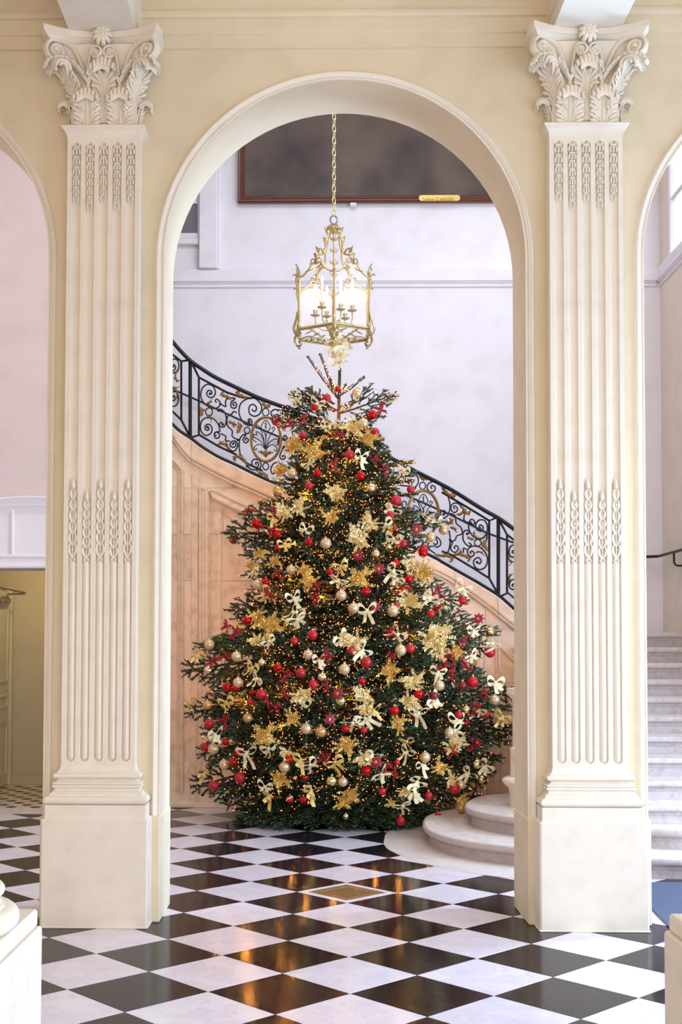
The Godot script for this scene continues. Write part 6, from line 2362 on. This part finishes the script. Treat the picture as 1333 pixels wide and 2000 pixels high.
	for q in [[575, 870, 30, 0], [623, 875, 34, 0], [686, 834, 32, 1], [724, 856, 28, 0], [551, 918, 25, 0], [660, 950, 27, 1], [590, 985, 25, 1], [560, 992, 25, 1], [646, 997, 25, 0], [494, 1104, 18, 0], [537, 1096, 20, 0], [512, 1080, 18, 0], [590, 1112, 22, 0], [609, 1127, 26, 0], [502, 1192, 25, 0], [708, 1042, 34, 1], [726, 1012, 26, 1], [709, 1125, 35, 0], [822, 1105, 33, 0], [808, 1092, 24, 1], [797, 1174, 34, 1], [520, 1213, 40, 0], [498, 1241, 20, 1], [592, 1346, 27, 1], [565, 1395, 25, 0], [525, 1430, 38, 0], [693, 1237, 34, 1], [716, 1350, 28, 1], [714, 1373, 24, 1], [755, 1305, 30, 0], [806, 1315, 32, 1], [796, 1368, 28, 1], [784, 1410, 26, 0], [851, 1243, 42, 1], [866, 1264, 30, 1], [889, 1262, 24, 0], [562, 1462, 20, 1], [547, 1520, 30, 0], [672, 1454, 31, 0], [667, 1556, 25, 0], [707, 1471, 24, 1], [679, 1545, 28, 0], [865, 1489, 24, 0], [888, 1454, 28, 1], [878, 1517, 19, 1], [793, 1538, 17, 1], [901, 1553, 18, 0], [762, 1563, 14, 0]]:
		n += 1
		var p := tree_spot(q[0], q[1] + q[2] * 0.25, 0.05)
		var r: float = q[2] * -p.z / FOCAL / 0.15
		hang(sprays[(2 if q[3] == 1 else 0) + n % 2], "gold_spray", p, Basis(Vector3(0, 0, 1), rng.randf() * TAU) * Basis().scaled(Vector3.ONE * r), "pale gold leaf spray" if q[3] == 1 else "deep gold leaf spray", "pale gold spray" if q[3] == 1 else "deep gold spray", "leaf spray", "gold sprays on the tree")
	for s in sprays:
		s.free()
	var berries := [berry_proto(0), berry_proto(1), berry_proto(2)]
	n = 0
	for q in [[662, 854], [563, 832], [654, 911], [738, 899], [753, 920], [594, 820], [746, 802], [535, 1004], [484, 999], [504, 1032], [545, 1125], [529, 1160], [619, 1147], [613, 1172], [533, 1040], [787, 1156], [857, 1160], [852, 1194], [447, 1223], [461, 1237], [414, 1293], [440, 1284], [559, 1321], [524, 1372], [541, 1385], [440, 1410], [560, 1357], [765, 1238], [761, 1284], [638, 1342], [642, 1283], [880, 1284], [903, 1282], [907, 1255], [865, 1302], [883, 1316], [950, 1354], [930, 1385], [914, 1302], [638, 1484], [755, 1499], [773, 1510], [888, 1469], [926, 1456]]:
		n += 1
		var p := tree_spot(q[0], q[1], 0.06)
		hang(berries[n % 3], "berry_sprig", p, Basis(Vector3(0, 0, 1), rng.randf_range(-1.0, 1.0)) * Basis(Vector3.UP, rng.randf_range(-0.6, 0.6)) * Basis().scaled(Vector3.ONE * rng.randf_range(0.65, 0.9)), "sprig of crimson berries", "berry sprig", "berry sprig", "berry sprigs on the tree")
	for s in berries:
		s.free()
	var fl := flower_proto()
	for q in [[741, 1111], [734, 1185], [644, 1405], [661, 1355], [736, 1489], [814, 1034], [936, 1209], [700, 1085]]:
		var p := tree_spot(q[0], q[1], 0.07)
		hang(fl, "glitter_flower", p, Basis(Vector3.UP, rng.randf_range(-0.4, 0.4)) * Basis(Vector3.RIGHT, rng.randf_range(-0.4, 0.2)), "crimson pointed-petal flower", "crimson flower", "flower", "crimson flowers on the tree")
	fl.free()
	describe()

func describe() -> void:
	# labels that single each ornament out: its look, its nearest unlike neighbour, its height on the tree and its side
	var bands := ["skirt boughs", "lowest lit boughs", "low boughs", "quarter-height boughs", "third-height boughs", "lower-middle boughs", "mid-height boughs", "upper-middle boughs", "upper boughs", "high boughs", "crown boughs", "topmost shoots"]
	var tops := [0.22, 0.42, 0.66, 0.95, 1.25, 1.6, 2.0, 2.45, 2.9, 3.4, 3.9, 9.0]
	var by := {}
	for o in ornaments:
		var near: Dictionary = {}
		var far := 9.0
		for e in ornaments:
			if e.brief == o.brief:
				continue
			var d := Vector2(e.pos.x - o.pos.x, e.pos.y - o.pos.y).length()
			if d < far:
				far = d
				near = e
		var dx: float = o.pos.x - near.pos.x
		var dy: float = o.pos.y - near.pos.y
		var rel := "beside a"
		if absf(dy) > absf(dx) * 1.2:
			rel = "above a" if dy > 0 else "below a"
		var b := 0
		while o.pos.y > tops[b]:
			b += 1
		var side: float = (o.pos.x - TREE.x) / look(half_r if o.pos.x > TREE.x else half_l, o.pos.y)
		var where := "middle"
		if side < -0.72:
			where = "panelled-wall edge"
		elif side < -0.22:
			where = "panelled-wall side"
		elif side > 0.72:
			where = "steps-side edge"
		elif side > 0.22:
			where = "steps side"
		o.text = "%s %s %s, %s, %s" % [o.look, rel, near.brief, bands[b], where]
		if not by.has(o.text):
			by[o.text] = []
		by[o.text].append(o)
	for t in by:
		var same: Array = by[t]
		if same.size() > 1:
			same.sort_custom(func(u, w): return u.pos.y > w.pos.y)
			var words := ["higher", "lower"] if same.size() == 2 else (["highest", "middle", "lowest"] if same.size() == 3 else ["highest", "second highest", "second lowest", "lowest"])
			for i in same.size():
				same[i].text = words[mini(i, words.size() - 1)] + " " + same[i].text
	for o in ornaments:
		tag(o.node, o.text, o.category, o.group)

const CANDLE := 0.24
const CORRIDOR := 2.6
const FAIRY := 0.33

func _ready() -> void:
	rng.seed = 20
	make_materials()
	mat("grate_brass", rgb(170, 140, 96), 0.4, 0.7)
	mat("chain_brass", rgb(214, 202, 160), 0.35, 0.7)
	var shade := mat("lamp_shade", rgb(255, 246, 226), 0.4)
	shade.emission_enabled = true
	shade.emission = Color(1.0, 0.9, 0.66)
	shade.emission_energy_multiplier = 1.5
	make_view()
	make_shell()
	make_floor()
	make_pilaster(PIERS[0], "fluted pilaster with carved capital between the doorway arch and the tree arch", "")
	make_pilaster(PIERS[1], "fluted pilaster with carved capital between the tree arch and the stair arch", "")
	make_stair_wall()
	make_steps()
	make_balustrade()
	make_painting()
	make_column(-1.315, -4.2, "stone column base and plinth in front of the doorway arch")
	make_column(1.577, -4.2, "stone column plinth in front of the stair arch")
	make_doorway()
	make_pendant()
	make_lantern()
	make_tree()
	make_lights()
	make_ornaments()
